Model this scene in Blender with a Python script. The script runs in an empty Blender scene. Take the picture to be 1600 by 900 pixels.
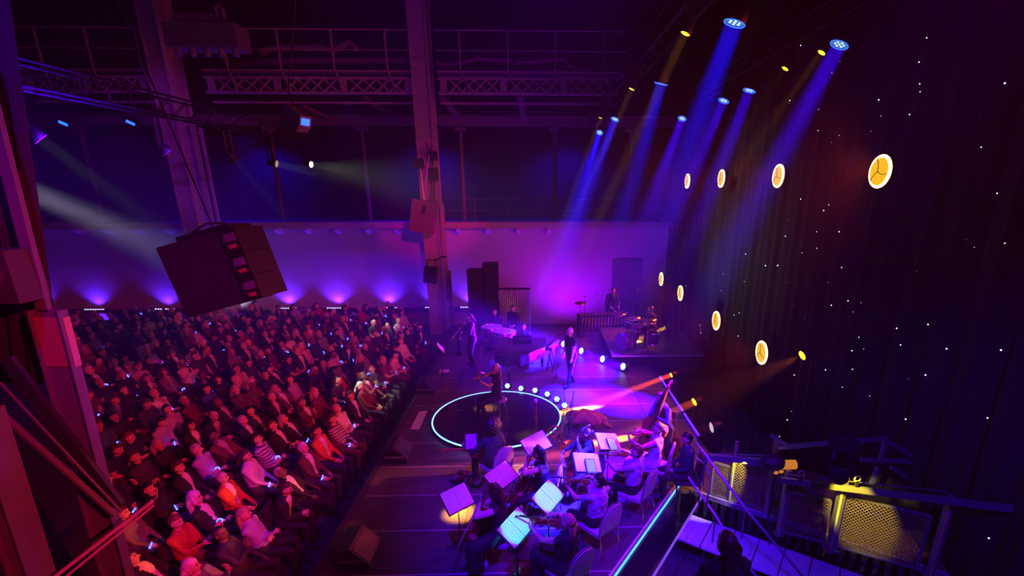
import bpy, math, random
import numpy as np
from mathutils import Vector, Matrix, Euler
random.seed(7)
SC = bpy.context.scene
COL = SC.collection
V = Vector
rad = math.radians

# ------------------------------------------------------------------ camera
FOC, PX, PY, VX, VY = 766.0, 861.0, 535.0, 840.0, 295.0
STAGE, CAMZ = 0.9, 6.4
TH = math.atan((PY - VY) / FOC)
PH = math.atan((VX - PX) / FOC * math.cos(TH))
cam_data = bpy.data.cameras.new('camera')
cam = bpy.data.objects.new('camera', cam_data)
COL.objects.link(cam)
cam.location = (0, 0, CAMZ)
cam.rotation_euler = (math.pi / 2 - TH, 0, PH)
cam_data.sensor_fit = 'HORIZONTAL'
cam_data.sensor_width = 36.0
cam_data.lens = FOC / 1600 * 36.0
cam_data.shift_x = (800 - PX) / 1600
cam_data.shift_y = (PY - 450) / 1600
cam_data.clip_start = 0.05
cam_data.clip_end = 200
SC.camera = cam

CF = V((-math.sin(PH) * math.cos(TH), math.cos(PH) * math.cos(TH), -math.sin(TH)))
CR = V((math.cos(PH), math.sin(PH), 0))
CU = CR.cross(CF)
CC = V((0, 0, CAMZ))
def _ray(x, y): return CF * FOC + CR * (x - PX) - CU * (y - PY)
def at_z(x, y, z):
    d = _ray(x, y); return CC + d * ((z - CAMZ) / d.z)
def at_y(x, y, Y):
    d = _ray(x, y); return CC + d * (Y / d.y)
def at_x(x, y, X):
    d = _ray(x, y); return CC + d * (X / d.x)
def project(p):
    v = V(p) - CC; zc = v.dot(CF)
    return PX + FOC * v.dot(CR) / zc, PY - FOC * v.dot(CU) / zc, zc

# ------------------------------------------------------------------ view, world, haze in the hall
SC.view_settings.view_transform = 'Standard'
SC.view_settings.look = 'None'
SC.view_settings.gamma = 1.0
SC.view_settings.use_curve_mapping = False
SC.view_settings.exposure = 0.0
try:
    SC.cycles.use_denoising = True
    SC.cycles.max_bounces = 4
    SC.cycles.diffuse_bounces = 2
    SC.cycles.glossy_bounces = 2
    SC.cycles.transmission_bounces = 2
    SC.cycles.transparent_max_bounces = 6
    SC.cycles.volume_bounces = 0
    SC.cycles.use_light_tree = True
    SC.cycles.caustics_reflective = False
    SC.cycles.caustics_refractive = False
    SC.cycles.sample_clamp_indirect = 3.0
except Exception:
    pass
HAZE = 0.0025
w = bpy.data.worlds.new('hall_air')
SC.world = w
w.use_nodes = True
nt = w.node_tree
nt.nodes.clear()
wo = nt.nodes.new('ShaderNodeOutputWorld')
bgn = nt.nodes.new('ShaderNodeBackground')
bgn.inputs[0].default_value = (0.004, 0.002, 0.012, 1)
bgn.inputs[1].default_value = 1.0
vs = nt.nodes.new('ShaderNodeVolumeScatter')
vs.inputs['Color'].default_value = (1, 1, 1, 1)
vs.inputs['Density'].default_value = HAZE
vs.inputs['Anisotropy'].default_value = 0.45
nt.links.new(bgn.outputs[0], wo.inputs['Surface'])
nt.links.new(vs.outputs[0], wo.inputs['Volume'])

# ------------------------------------------------------------------ light helper
BLUE = (0.03, 0.03, 1.0); VIOLET = (0.22, 0.015, 1.0); PURPLE = (0.36, 0.0, 1.0); MAGENTA = (0.85, 0.0, 0.55)
RED = (1.0, 0.012, 0.10); AMBER = (1.0, 0.42, 0.02); ORANGE = (1.0, 0.20, 0.01); WARM = (1.0, 0.82, 0.55); COLD = (0.8, 0.85, 1.0)
def spot(loc, target, color, watt, angle, blend=0.3, size=0.06, parent=None, name='spot_light'):
    L = bpy.data.lights.new(name, 'SPOT')
    L.color = color; L.energy = watt; L.spot_size = rad(angle); L.spot_blend = blend; L.shadow_soft_size = size
    o = bpy.data.objects.new(name, L)
    COL.objects.link(o)
    o.location = loc
    o.rotation_euler = (V(target) - V(loc)).to_track_quat('-Z', 'Y').to_euler()
    if parent is not None:
        o.parent = parent
        o.matrix_parent_inverse = parent.matrix_world.inverted()
    return o
def disc_beam(loc, target, color, watt, diameter, spread, name='beam_light'):
    """a lens-sized disc that throws a tight beam"""
    L = bpy.data.lights.new(name, 'AREA'); L.shape = 'DISK'; L.size = diameter; L.spread = rad(spread); L.color = color; L.energy = watt
    o = bpy.data.objects.new(name, L); COL.objects.link(o); o.location = loc
    o.rotation_euler = (V(target) - V(loc)).to_track_quat('-Z', 'Y').to_euler(); return o
def point(loc, color, watt, size=0.05, name='lamp_light'):
    L = bpy.data.lights.new(name, 'POINT')
    L.color = color; L.energy = watt; L.shadow_soft_size = size
    o = bpy.data.objects.new(name, L)
    COL.objects.link(o); o.location = loc
    return o

# ------------------------------------------------------------------ washes (large lights)
# red key over the audience from high on the camera's right; other overhead washes are unseen spots added to tint what they hit; floor washes on the far wall
spot((5.0, -2.5, 9.0), (-9.6, 13.4, 0.6), (1.0, 0.008, 0.09), 9000, 44, 0.7, 0.03, name='red_audience_wash')
spot((3.5, -3.0, 10.0), (-4.4, 21.8, 5.8), (1.0, 0.0, 0.42), 10500, 12, 0.7, 0.12, name='magenta_column_wash')
spot((-3.0, -2.0, 10.2), (-15.0, 21.0, 10.5), (0.14, 0.0, 1.0), 700, 34, 0.9, 0.12, name='blue_girder_wash')
spot((-1.0, 1.5, 11.0), (0.9, 7.6, 0.9), (0.07, 0.0, 1.0), 10500, 36, 0.8, 0.12, name='blue_orchestra_wash')
spot((4.8, 3.6, 10.4), (0.8, 8.2, 1.2), (0.24, 0.0, 1.0), 4200, 34, 0.7, 0.12, name='violet_orchestra_wash')
spot((-2.8, 2.0, 11.0), (-6.0, 8.6, 0.8), (0.22, 0.0, 1.0), 2200, 30, 0.8, 0.12, name='violet_front_rows_wash')
spot((0.5, 4.0, 12.5), (0.4, 15.6, 0.9), (0.15, 0.0, 1.0), 19000, 28, 0.8, 0.12, name='violet_stage_wash')
spot((-2.6, 21.2, 0.35), (-1.8, 23.4, 3.4), (0.30, 0.0, 1.0), 1100, 125, 0.9, 0.15, name='purple_wall_wash')
spot((1.4, 21.2, 0.35), (1.6, 23.4, 3.4), (0.36, 0.0, 1.0), 850, 125, 0.9, 0.15, name='purple_wall_wash')
spot((-7.0, 20.0, 9.6), (-7.5, 23.4, 2.6), (0.16, 0.0, 1.0), 700, 76, 0.9, 0.12, name='violet_wall_wash')
spot((5.0, -1.0, 9.0), (-5.2, 4.6, 4.6), (1.0, 0.005, 0.16), 200, 40, 0.8, 0.12, name='red_near_wash')
spot((1.5, -1.0, 10.0), (4.6, 6.6, 1.2), (0.08, 0.0, 1.0), 3800, 44, 0.8, 0.12, name='blue_gate_wash')
spot((2.0, -3.0, 10.0), (-14.4, 21.8, 8.0), (0.45, 0.0, 0.9), 7000, 13, 0.7, 0.12, name='violet_column_wash')
spot((0.0, -3.0, 11.5), (-4.5, 22.0, 10.9), (0.55, 0.0, 0.9), 1700, 32, 0.8, 0.12, name='magenta_girder_wash')

# ------------------------------------------------------------------ materials
MATS = {}
def mat(name, color=(0.5, 0.5, 0.5), rough=0.6, metal=0.0, emit=None, strength=0.0, noise=0.12, scale=14.0, bump=0.0, sample=False, coat=0.0):
    if name in MATS: return MATS[name]
    m = bpy.data.materials.new(name); m.use_nodes = True
    t = m.node_tree; b = t.nodes['Principled BSDF']
    b.inputs['Roughness'].default_value = rough
    b.inputs['Metallic'].default_value = metal
    if coat: b.inputs['Coat Weight'].default_value = coat
    if emit is not None:
        b.inputs['Emission Color'].default_value = (*emit, 1)
        b.inputs['Emission Strength'].default_value = strength
        b.inputs['Base Color'].default_value = (0.01, 0.01, 0.01, 1)
        if not sample:
            m.cycles.emission_sampling = 'NONE'
    else:
        tc = t.nodes.new('ShaderNodeTexCoord'); nz = t.nodes.new('ShaderNodeTexNoise')
        nz.inputs['Scale'].default_value = scale; nz.inputs['Detail'].default_value = 3
        t.links.new(tc.outputs['Object'], nz.inputs['Vector'])
        rp = t.nodes.new('ShaderNodeMapRange')
        rp.inputs['To Min'].default_value = 1 - noise; rp.inputs['To Max'].default_value = 1 + noise
        t.links.new(nz.outputs['Fac'], rp.inputs['Value'])
        mx = t.nodes.new('ShaderNodeVectorMath'); mx.operation = 'SCALE'
        mx.inputs[0].default_value = color
        t.links.new(rp.outputs[0], mx.inputs['Scale'])
        t.links.new(mx.outputs[0], b.inputs['Base Color'])
        if bump:
            bp = t.nodes.new('ShaderNodeBump'); bp.inputs['Strength'].default_value = bump
            t.links.new(nz.outputs['Fac'], bp.inputs['Height']); t.links.new(bp.outputs[0], b.inputs['Normal'])
    MATS[name] = m
    return m

# ------------------------------------------------------------------ mesh collector
class MB:
    def __init__(s): s.v = []; s.f = []; s.mi = []
    def add(s, vs, fs, mi=0):
        o = len(s.v); s.v += [tuple(p) for p in vs]
        s.f += [tuple(o + i for i in f) for f in fs]; s.mi += [mi] * len(fs); return s
    def box(s, c, size, R=None, mi=0):
        c = V(c); hx, hy, hz = size[0] / 2, size[1] / 2, size[2] / 2
        vs = [V((x, y, z)) for x in (-hx, hx) for y in (-hy, hy) for z in (-hz, hz)]
        if R is not None: vs = [R @ p for p in vs]
        return s.add([c + p for p in vs], [(0, 1, 3, 2), (4, 6, 7, 5), (0, 4, 5, 1), (2, 3, 7, 6), (0, 2, 6, 4), (1, 5, 7, 3)], mi)
    def bar(s, p0, p1, w, h=None, mi=0, up=(0, 0, 1)):
        p0, p1 = V(p0), V(p1); h = h or w; d = p1 - p0; L = d.length
        if L < 1e-6: return s
        y = d / L; x = y.cross(V(up))
        if x.length < 1e-4: x = y.cross(V((1, 0, 0)))
        x.normalize(); z = x.cross(y)
        R = Matrix((x, y, z)).transposed()
        return s.box((p0 + p1) / 2, (w, L, h), R, mi)
    def tube(s, p0, p1, r0, r1=None, n=8, mi=0): return s.path([p0, p1], [r0, r0 if r1 is None else r1], n, mi)
    def path(s, pts, r, n=8, mi=0, closed=False, flat=1.0):
        pts = [V(p) for p in pts]; k = len(pts)
        if not isinstance(r, (list, tuple)): r = [r] * k
        vs = []; ref = None
        for i, p in enumerate(pts):
            a = pts[(i - 1) % k] if (i > 0 or closed) else p; b = pts[(i + 1) % k] if (i < k - 1 or closed) else p
            d = (b - a); d = d.normalized() if d.length > 1e-9 else V((0, 0, 1))
            if ref is None: ref = V((0, 0, 1)) if abs(d.z) < .9 else V((1, 0, 0))
            x = d.cross(ref)
            if x.length < 1e-4: x = d.cross(V((0, 1, 0)))
            x.normalize(); y = d.cross(x); ref = -y if False else x.cross(d)
            for j in range(n):
                t = 2 * math.pi * j / n
                vs.append(p + x * (math.cos(t) * r[i]) + y * (math.sin(t) * r[i] * flat))
        fs = []
        for i in range(k if closed else k - 1):
            for j in range(n):
                a = i * n + j; b = i * n + (j + 1) % n; c = ((i + 1) % k) * n
                fs.append((a, b, c + (j + 1) % n, c + j))
        if not closed: fs += [tuple(range(n - 1, -1, -1)), tuple(range((k - 1) * n, k * n))]
        return s.add(vs, fs, mi)
    def lathe(s, prof, o=(0, 0, 0), axis=(0, 0, 1), n=16, mi=0, sx=1.0):
        o = V(o); q = V(axis).to_track_quat('Z', 'Y').to_matrix(); vs = []; fs = []
        for r, z in prof:
            for j in range(n):
                t = 2 * math.pi * j / n
                vs.append(o + q @ V((r * math.cos(t) * sx, r * math.sin(t), z)))
        k = len(prof)
        for i in range(k - 1):
            for j in range(n):
                fs.append((i * n + j, i * n + (j + 1) % n, (i + 1) * n + (j + 1) % n, (i + 1) * n + j))
        if prof[0][0] > 1e-5: fs.append(tuple(range(n - 1, -1, -1)))
        if prof[-1][0] > 1e-5: fs.append(tuple(range((k - 1) * n, k * n)))
        return s.add(vs, fs, mi)
    def ell(s, c, r, n=12, m=8, R=None, mi=0, fn=None):
        c = V(c); vs = []; fs = []
        if not isinstance(r, (tuple, list, Vector)): r = (r, r, r)
        for i in range(m + 1):
            ph = math.pi * i / m
            for j in range(n):
                t = 2 * math.pi * j / n
                p = V((math.sin(ph) * math.cos(t), math.sin(ph) * math.sin(t), math.cos(ph)))
                p = fn(p) if fn else V((p.x * r[0], p.y * r[1], p.z * r[2]))
                vs.append(c + (R @ p if R is not None else p))
        for i in range(m):
            for j in range(n):
                a, b = i * n + j, i * n + (j + 1) % n
                if i == 0: fs.append((a, a + n, b + n))
                elif i == m - 1: fs.append((a, a + n, b))
                else: fs.append((a, a + n, b + n, b))
        return s.add(vs, fs, mi)
    def prism(s, poly, z0, z1, M=None, mi=0, bulge=0.0):
        k = len(poly); cx = sum(p[0] for p in poly) / k; cy = sum(p[1] for p in poly) / k
        vs = [V((x, y, z0)) for x, y in poly] + [V((x, y, z1)) for x, y in poly] + [V((cx, cy, z0 - bulge)), V((cx, cy, z1 + bulge))]
        if M is not None: vs = [M @ p for p in vs]
        fs = [(i, (i + 1) % k, k + (i + 1) % k, k + i) for i in range(k)]
        fs += [((i + 1) % k, i, 2 * k) for i in range(k)] + [(k + i, k + (i + 1) % k, 2 * k + 1) for i in range(k)]
        return s.add(vs, fs, mi)
    def mesh(s, name, smooth=False):
        me = bpy.data.meshes.new(name); me.from_pydata(s.v, [], s.f)
        me.polygons.foreach_set('material_index', s.mi)
        if smooth: me.polygons.foreach_set('use_smooth', [True] * len(s.f))
        me.update(); return me
    def build(s, name, mats, parent=None, smooth=False):
        me = s.mesh(name, smooth)
        for m in (mats if isinstance(mats, (list, tuple)) else [mats]): me.materials.append(m)
        return link(name, me, parent)
def link(name, me, parent=None):
    o = bpy.data.objects.new(name, me); COL.objects.link(o)
    if parent is not None: o.parent = parent
    return o
def thing(name, loc=(0, 0, 0), label=None, cat=None, rz=0.0, group=None, rot=None, scale=1.0):
    o = bpy.data.objects.new(name, None); COL.objects.link(o)
    o.empty_display_size = .1; o.location = loc
    o.rotation_euler = rot if rot is not None else (0, 0, rz); o.scale = (scale,) * 3
    tag(o, label, cat, group); return o
def tag(o, label=None, cat=None, group=None, kind=None):
    if label: o['label'] = label
    if cat: o['category'] = cat
    if group: o['group'] = group
    if kind: o['kind'] = kind
    return o
def struct(o): o['kind'] = 'structure'; return o
def copy_tree(o, parent=None):
    c = o.copy(); COL.objects.link(c); c.parent = parent
    for ch in list(o.children):
        copy_tree(ch, c)
    return c
def put(o, child_mesh, name):  # share mesh
    return link(name, child_mesh, o)
def lerp(a, b, t): return V(a) * (1 - t) + V(b) * t
ORD = ['first', 'second', 'third', 'fourth', 'fifth', 'sixth', 'seventh', 'eighth', 'ninth', 'tenth', 'eleventh', 'twelfth', 'thirteenth', 'fourteenth', 'fifteenth', 'sixteenth', 'seventeenth', 'eighteenth', 'nineteenth', 'twentieth',
       'twenty-first', 'twenty-second', 'twenty-third', 'twenty-fourth', 'twenty-fifth', 'twenty-sixth', 'twenty-seventh', 'twenty-eighth', 'twenty-ninth', 'thirtieth', 'thirty-first', 'thirty-second']

# common materials
BLACK = mat('black_paint', (0.012, 0.012, 0.014), 0.55)
BLKMET = mat('black_metal', (0.02, 0.02, 0.024), 0.4, 0.6)
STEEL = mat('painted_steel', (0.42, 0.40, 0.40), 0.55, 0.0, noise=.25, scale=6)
STEELD = mat('dark_painted_steel', (0.16, 0.15, 0.17), 0.55, noise=.2, scale=6)
CHROME = mat('chrome', (0.75, 0.75, 0.78), 0.22, 1.0, noise=.03)
ALU = mat('aluminium', (0.55, 0.55, 0.58), 0.35, 0.9, noise=.08)
RUBBER = mat('black_rubber', (0.015, 0.015, 0.016), 0.8)

# ------------------------------------------------------------------ shell of the hall
WALLY, CURX = 23.5, 6.15
M_floor = mat('hall_floor', (0.05, 0.048, 0.055), 0.55, noise=.35, scale=1.2, bump=.05)
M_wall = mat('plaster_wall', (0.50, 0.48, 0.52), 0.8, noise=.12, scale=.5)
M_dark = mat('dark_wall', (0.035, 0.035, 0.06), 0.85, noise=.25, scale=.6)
M_ceil = mat('dark_ceiling', (0.012, 0.012, 0.016), 0.9)
b = MB(); b.box((-10, 11, -.05), (38, 32, .1)); struct(b.build('floor', M_floor))
wb = MB(); wb.box(((-27 + 6.15) / 2, WALLY + .15, 2.35), (33.15, .3, 4.7)); wall_back = struct(wb.build('wall_back', M_wall))
g = MB(); g.box(((-27 + 6.15) / 2, WALLY - .22, 4.83), (33.15, 1.0, .26)); g.build('gallery_edge', mat('gallery_edge_paint', (.46, .42, .42), .7), wall_back)
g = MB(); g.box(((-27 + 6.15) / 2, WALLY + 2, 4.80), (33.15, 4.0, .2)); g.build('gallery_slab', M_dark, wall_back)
g = MB(); g.box(((-27 - 3.6) / 2, WALLY - .18, .82), (23.4, .36, .12)); g.build('plinth_ledge', mat('ledge_paint', (.05, .05, .06), .7), wall_back)
for x in (433, 480, 527, 575, 620, 716, 762, 810, 858, 215 + 47 * 0, 262, 309, 168, 121):
    p = at_y(x, 362, WALLY - .35)
    m = MB(); m.prism([(0, 0), (.55, 0), (.55, -.10), (.12, -.30), (0, -.30)], -.09, .09, Matrix.Translation((p.x, WALLY, 4.70)) @ Matrix(((0, 0, 1, 0), (-1, 0, 0, 0), (0, 1, 0, 0), (0, 0, 0, 1))))
    m.build('bracket', M_wall, wall_back)
# door opening panel and wall edge trim at the far right
m = MB(); p0 = at_y(957, 405, WALLY); p1 = at_y(1003, 405, WALLY)
m.box(((p0.x + p1.x) / 2, WALLY - .02, p0.z / 2), (p1.x - p0.x, .06, p0.z)); struct(m.build('door_1', mat('door_paint', (.16, .1, .2), .7)))
m = MB(); m.box((6.10, WALLY - .1, 2.35), (.12, .24, 4.7)); struct(m.build('trim_1', M_wall))
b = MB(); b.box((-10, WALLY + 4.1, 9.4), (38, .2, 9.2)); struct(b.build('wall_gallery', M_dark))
b = MB(); b.box((-10, 11, 14.1), (38, 34, .2)); struct(b.build('ceiling', M_ceil))
b = MB(); b.box((-27.1, 11, 7), (.2, 34, 14)); struct(b.build('wall_left', M_dark))
b = MB(); b.box((7.9, 11, 7), (.2, 34, 14)); struct(b.build('wall_right', M_ceil))
b = MB(); b.box((-10, -4.6, 7), (38, .2, 14)); struct(b.build('wall_front', M_ceil))

# ------------------------------------------------------------------ star curtain
M_cloth = mat('black_velvet', (0.010, 0.009, 0.011), 0.95, noise=.3, scale=3)
M_star = mat('star_led', (1, 1, 1), emit=(.55, .62, 1.0), strength=3.0)
cur = thing('star_curtain', (CURX, 1.0, 0), 'tall black velvet curtain dotted with tiny lights beside the stage', 'curtain')
N = 420; vs = []; fs = []
for i in range(N + 1):
    y = 22.45 * i / N; dx = .055 * math.sin(y * 9.0) + .03 * math.sin(y * 23 + 1)
    for z in (0.02, 3, 7, 12.5): vs.append((dx * (1.15 - z * .03), y, z))
for i in range(N):
    for k in range(3): a = i * 4 + k; fs.append((a, a + 1, a + 5, a + 4))
m = MB(); m.add(vs, fs); o = m.build('cloth', M_cloth, cur, True)
sd = o.modifiers.new('thick', 'SOLIDIFY'); sd.thickness = .012
R = random.Random(3); m = MB(); stars = []
for x, y in ((1448, 59), (1436, 97), (1437, 131), (1421, 179), (1570, 130), (1533, 230), (1570, 380), (1251, 71), (1234, 157), (1278, 204), (1373, 156), (1276, 362), (1311, 362), (1227, 369), (1276, 388), (1253, 395), (1315, 418), (1215, 415), (1295, 320), (1287, 329),
             (1251, 311), (1342, 527), (1331, 548), (1332, 577), (1316, 605), (1359, 619), (1401, 513), (1407, 539), (1450, 507), (1446, 586), (1564, 547), (1415, 655), (1543, 653), (1479, 545), (1241, 586), (1299, 477), (1165, 397), (1130, 428), (1127, 454), (1163, 440), (1196, 415), (1072, 447),
             (1545, 841), (1218, 682), (1247, 696), (1147, 492), (1155, 489), (1153, 525), (1093, 508), (1082, 557), (1094, 552), (1095, 520), (1325, 470), (1290, 578), (1230, 656)): stars.append((x, y))
for x, y in stars:
    p = at_x(x, y, CURX - .13); stars_r = .011 if x > 1250 else .014
    if 1.0 < p.y < 23.3: m.ell((p.x - CURX, p.y - 1.0, p.z), R.uniform(.7, 1.1) * stars_r, 6, 4)
for k in range(55):
    y = R.uniform(4.5, 22.2); z = R.uniform(.8, 9.0)
    m.ell((-.12, y, z), R.uniform(.003, .008), 5, 3)
o = m.build('star_lights', M_star, cur); o['kind'] = 'stuff'

# ------------------------------------------------------------------ stage: 1 m deck panels on a frame
M_deck = mat('stage_deck', (0.085, 0.075, 0.085), 0.42, noise=.45, scale=2.2, bump=.04)
M_deck2 = mat('stage_deck_worn', (0.11, 0.095, 0.10), 0.45, noise=.5, scale=2.6, bump=.04)
M_joint = mat('deck_rim_aluminium', (0.62, 0.58, 0.62), 0.5, 0.0)
M_fascia = mat('stage_fascia', (0.02, 0.02, 0.025), .6)
SX0, SX1, SY0, SY1 = -3.3, 3.7, 3.0, 19.0
# the near right corner is cut off on the diagonal along the barrier
def cut_x(y): return 1.09 + (y - 5.9) * .700
def clip(poly):
    out = []
    for (x0, y0), (x1, y1) in zip(poly, poly[1:] + poly[:1]):
        a, b = x0 - cut_x(y0), x1 - cut_x(y1)
        if a <= 0: out.append((x0, y0))
        if a * b < 0: t = a / (a - b); out.append((x0 + (x1 - x0) * t, y0 + (y1 - y0) * t))
    return out
yc = 5.9 + (SX1 - 1.09) / .7
stage = struct(MB().prism([(SX0 + .02, SY0), (cut_x(SY0), SY0), (cut_x(8.25), 8.25), (SX1 - .02, 8.25), (SX1 - .02, SY1), (SX0 + .02, SY1)], .03, .83).build('stage_floor', M_fascia))
pan = MB().box((0, 0, -.03), (1.985, .985, .06)).mesh('deck_panel'); pan.materials.append(M_deck)
pan2 = MB().box((0, 0, -.03), (1.985, .985, .06)).mesh('deck_panel_worn'); pan2.materials.append(M_deck2)
pan3 = MB().box((0, 0, -.03), (.985, .985, .06)).mesh('deck_panel_half'); pan3.materials.append(M_deck)
rim = MB().box((0, 0, -.032), (6.98, .02, .062)).mesh('joint_rim'); rim.materials.append(M_joint)
for j in range(16):
    yy = SY0 + j + .5
    xs = [SX0 + 1, SX0 + 3, SX0 + 5] + [SX0 + 6.5]
    for i, x in enumerate(xs):
        me = pan3 if i == 3 else (pan2 if (i * 7 + j * 3) % 5 < 2 else pan)
        hw = .4925 if i == 3 else .9925
        pl = [(x - hw, yy - .4925), (x + hw, yy - .4925), (x + hw, yy + .4925), (x - hw, yy + .4925)]
        if yy < 8.3 and clip(pl) != pl:
            pl = clip(pl)
            if len(pl) > 2: MB().prism(pl, STAGE - .06, STAGE).build('deck_panel', M_deck, stage)
            continue
        o = link('deck_panel', me, stage); o.location = (x, yy, STAGE)
    if SY0 + j < 8.3:
        xe = cut_x(SY0 + j); MB().box(((SX0 + xe) / 2, SY0 + j, STAGE - .031), (xe - SX0 - .02, .02, .062)).build('joint_rim', M_joint, stage)
    else:
        o = link('joint_rim', rim, stage); o.location = ((SX0 + SX1) / 2, SY0 + j, STAGE + .001)
# audience-side edge: dark cable tray with lit marker lamps
edge = struct(MB().box((SX0 - .06, 11, .66), (.12, 16, .52)).box((SX0 - .30, 11, .18), (.36, 16, .36)).build('trim_2', mat('edge_trim', (.05, .05, .07), .5)))
M_mark = mat('marker_led_amber', (1, .7, .1), emit=(1, .55, .08), strength=5)
m = MB()
for k in range(7): p = at_z(612 + k * 1.7 + 18, 662 - k * 3.1, .72); m.ell((SX0 - .125, 9.7 + k * .12, .62), .014, 6, 4)
for k in range(6): m.ell((SX0 - .125, 6.15 + k * .11, .62), .014, 6, 4)
for k in range(14): m.ell((SX0 - .125, 10.8 + k * .42, .60 + .05 * math.sin(k * 2.2)), .008, 6, 4)
m.build('marker_lamps', M_mark, edge)['kind'] = 'stuff'

# ------------------------------------------------------------------ round revolve platform with lit rim
CX, CY, CRD = -1.05, 11.12, 1.575
disc = thing('round_platform', (CX, CY, STAGE), 'low black glossy round platform with glowing pale blue rim', 'platform')
MB().lathe([(CRD - .03, 0.0), (CRD - .03, .10), (0.0, .10)], n=96).build('platform_top', mat('glossy_black_floor', (.012, .012, .02), .16, coat=.3), disc)
M_ring = mat('rim_led', (.2, .5, 1), emit=(.22, .50, 1.0), strength=2.6, sample=True)
MB().path([(CRD * math.cos(t), CRD * math.sin(t), .09) for t in [2 * math.pi * k / 120 for k in range(120)]], .017, 6, closed=True).build('lit_rim', M_ring, disc)
m = MB(); m.lathe([(CRD + .02, 0), (CRD + .02, .075), (CRD - .02, .075)], n=96); m.build('rim_band', BLACK, disc)

# ------------------------------------------------------------------ steel columns on the far side
COLY = 22.3
def steel_column(px, w, d, label, rails):
    p = at_y(px, 480, COLY)
    t = thing('steel_column', (p.x, COLY, 0), label, 'column')
    MB().box((0, 0, 6.9), (w, d, 13.8)).build('web_box', STEEL, t)
    m = MB()
    for sx in (-1, 1): m.box((sx * (w / 2 + .015), -d / 2, 6.9), (.05, .10, 13.8)).box((sx * (w / 2 + .015), d / 2, 6.9), (.05, .10, 13.8))
    m.build('edge_flange', STEEL, t)
    for z in (.5, 2.0, 3.5, 5.0, 8.3, 11.2):
        MB().box((0, -d / 2 - .02, z), (w + .1, .05, .14)).build('splice_plate', STEEL, t)
    if rails:
        for k, xx in enumerate((.30, .62)):
            MB().box((w / 2 + xx, -.1, 4.4), (.09, .12, 8.8)).build('rail_post', STEEL, t)
        for z in (1.2, 3, 4.9, 6.8, 8.6): MB().box((w / 2 + .42, -.1, z), (.5, .06, .08)).build('rung', STEEL, t)
    else:
        MB().box((w / 2 + .17, -.2, 3.6), (.14, .2, 4.3)).build('cable_duct', STEEL, t)
        MB().box((w / 2 + .30, -.2, 1.7), (.14, .2, 2.4)).build('cable_duct', STEEL, t)
        m = MB(); m.path([(.1, -d / 2 - .06, 8.2), (.22, -d / 2 - .12, 7.2), (.12, -d / 2 - .08, 6.2), (0, -d / 2 - .06, 5.7)], .02, 6)
        m.path([(.2, -d / 2 - .06, 8.0), (.32, -d / 2 - .1, 7.0), (.2, -d / 2 - .08, 6.0)], .02, 6); m.build('cable', RUBBER, t)
    return t
steel_column(686, .62, 1.0, 'tall painted steel column beside the stage, hung with loudspeakers', False)
steel_column(338, .62, 1.0, 'tall steel column with ladder rails behind the big hanging loudspeaker', True)

# ------------------------------------------------------------------ lattice girder catwalks between the columns
def girder(x0, x1, zb, zt, Y, n, label):
    t = thing('lattice_girder', (x0, Y, zb), label, 'girder'); L = x1 - x0; h = zt - zb
    MB().box((L / 2, 0, h), (L, .14, .09)).build('top_chord', STEEL, t)
    MB().box((L / 2, 0, 0), (L, .16, .09)).build('bottom_chord', STEEL, t)
    MB().box((L / 2, .3, -.32), (L, .10, .08)).build('lower_rail', STEEL, t)
    cell = L / n
    for k in range(n):
        xa = k * cell
        if k % 5 == 0:
            MB().box((xa + cell * .45, -.02, h / 2), (cell * .55, .05, h)).build('plate', STEEL, t); continue
        MB().bar((xa, -.03, .04), (xa + cell, -.03, h - .04), .075, .03, up=(0, 1, 0)).build('diagonal', STEEL, t)
        MB().bar((xa, .01, h - .04), (xa + cell, .01, .04), .075, .03, up=(0, 1, 0)).build('diagonal', STEEL, t)
    return t
def guard_rail(x0, x1, zf, Y, posts, label):
    t = thing('catwalk_railing', (x0, Y, zf), label, 'railing'); L = x1 - x0
    for z, r in ((1.45, .03), (.75, .022), (.02, .04)): MB().tube((0, 0, z), (L, 0, z), r, n=6).build('rail', STEEL, t)
    MB().box((L / 2, .5, -.05), (L, 1.0, .05)).build('walkway', STEELD, t)
    for k in range(posts):
        x = L * (k + .5) / posts
        MB().bar((x, 0, 0), (x, 0, 1.45), .06).build('post', STEEL, t)
        MB().bar((x, 0, 0), (x + .35, -.25, -.75), .06).build('stay', STEEL, t)
GY = 22.0
zb = at_y(500, 145, GY).z; zt = at_y(500, 122, GY).z; zr = at_y(500, 112, GY).z
xc2, xc3 = at_y(285, 130, GY).x, at_y(665, 130, GY).x
xl = at_y(40, 130, GY).x; xr = at_y(965, 130, GY).x
girder(xc2 + .9, xc3 - .4, zb, zt, GY, 16, 'purple-lit lattice girder with crossed bars between the two columns')
girder(xc3 + .5, xr, zb, zt, GY, 15, 'magenta-lit lattice girder with crossed bars above the stage')
girder(xl, xc2 - .4, zb, zt, GY, 13, 'blue-lit lattice girder at far left behind the lamp truss')
guard_rail(xc2 + .9, xc3 - .4, zr, GY - .1, 4, 'thin catwalk railing above the middle lattice girder')
guard_rail(xc3 + .5, xr + .3, zr, GY - .1, 4, 'thin catwalk railing above the lattice girder by the stage')
guard_rail(xl, xc2 - .4, zr, GY - .1, 3, 'thin blue-lit catwalk railing at far upper left')
M_duct = mat('foil_duct', (.30, .28, .32), .4, .3, noise=.3)
def duct(pts, r, label):
    P = [at_y(x, y, GY + .55) for x, y in pts]
    fine = []
    for a, b in zip(P[:-1], P[1:]):
        for k in range(8): fine.append(lerp(a, b, k / 8))
    fine.append(P[-1])
    o = MB().path(fine, [r * (1 + .06 * (i % 2)) for i in range(len(fine))], 10).build('flexible_duct', M_duct, None, True)
    tag(o, label, 'duct')
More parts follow.
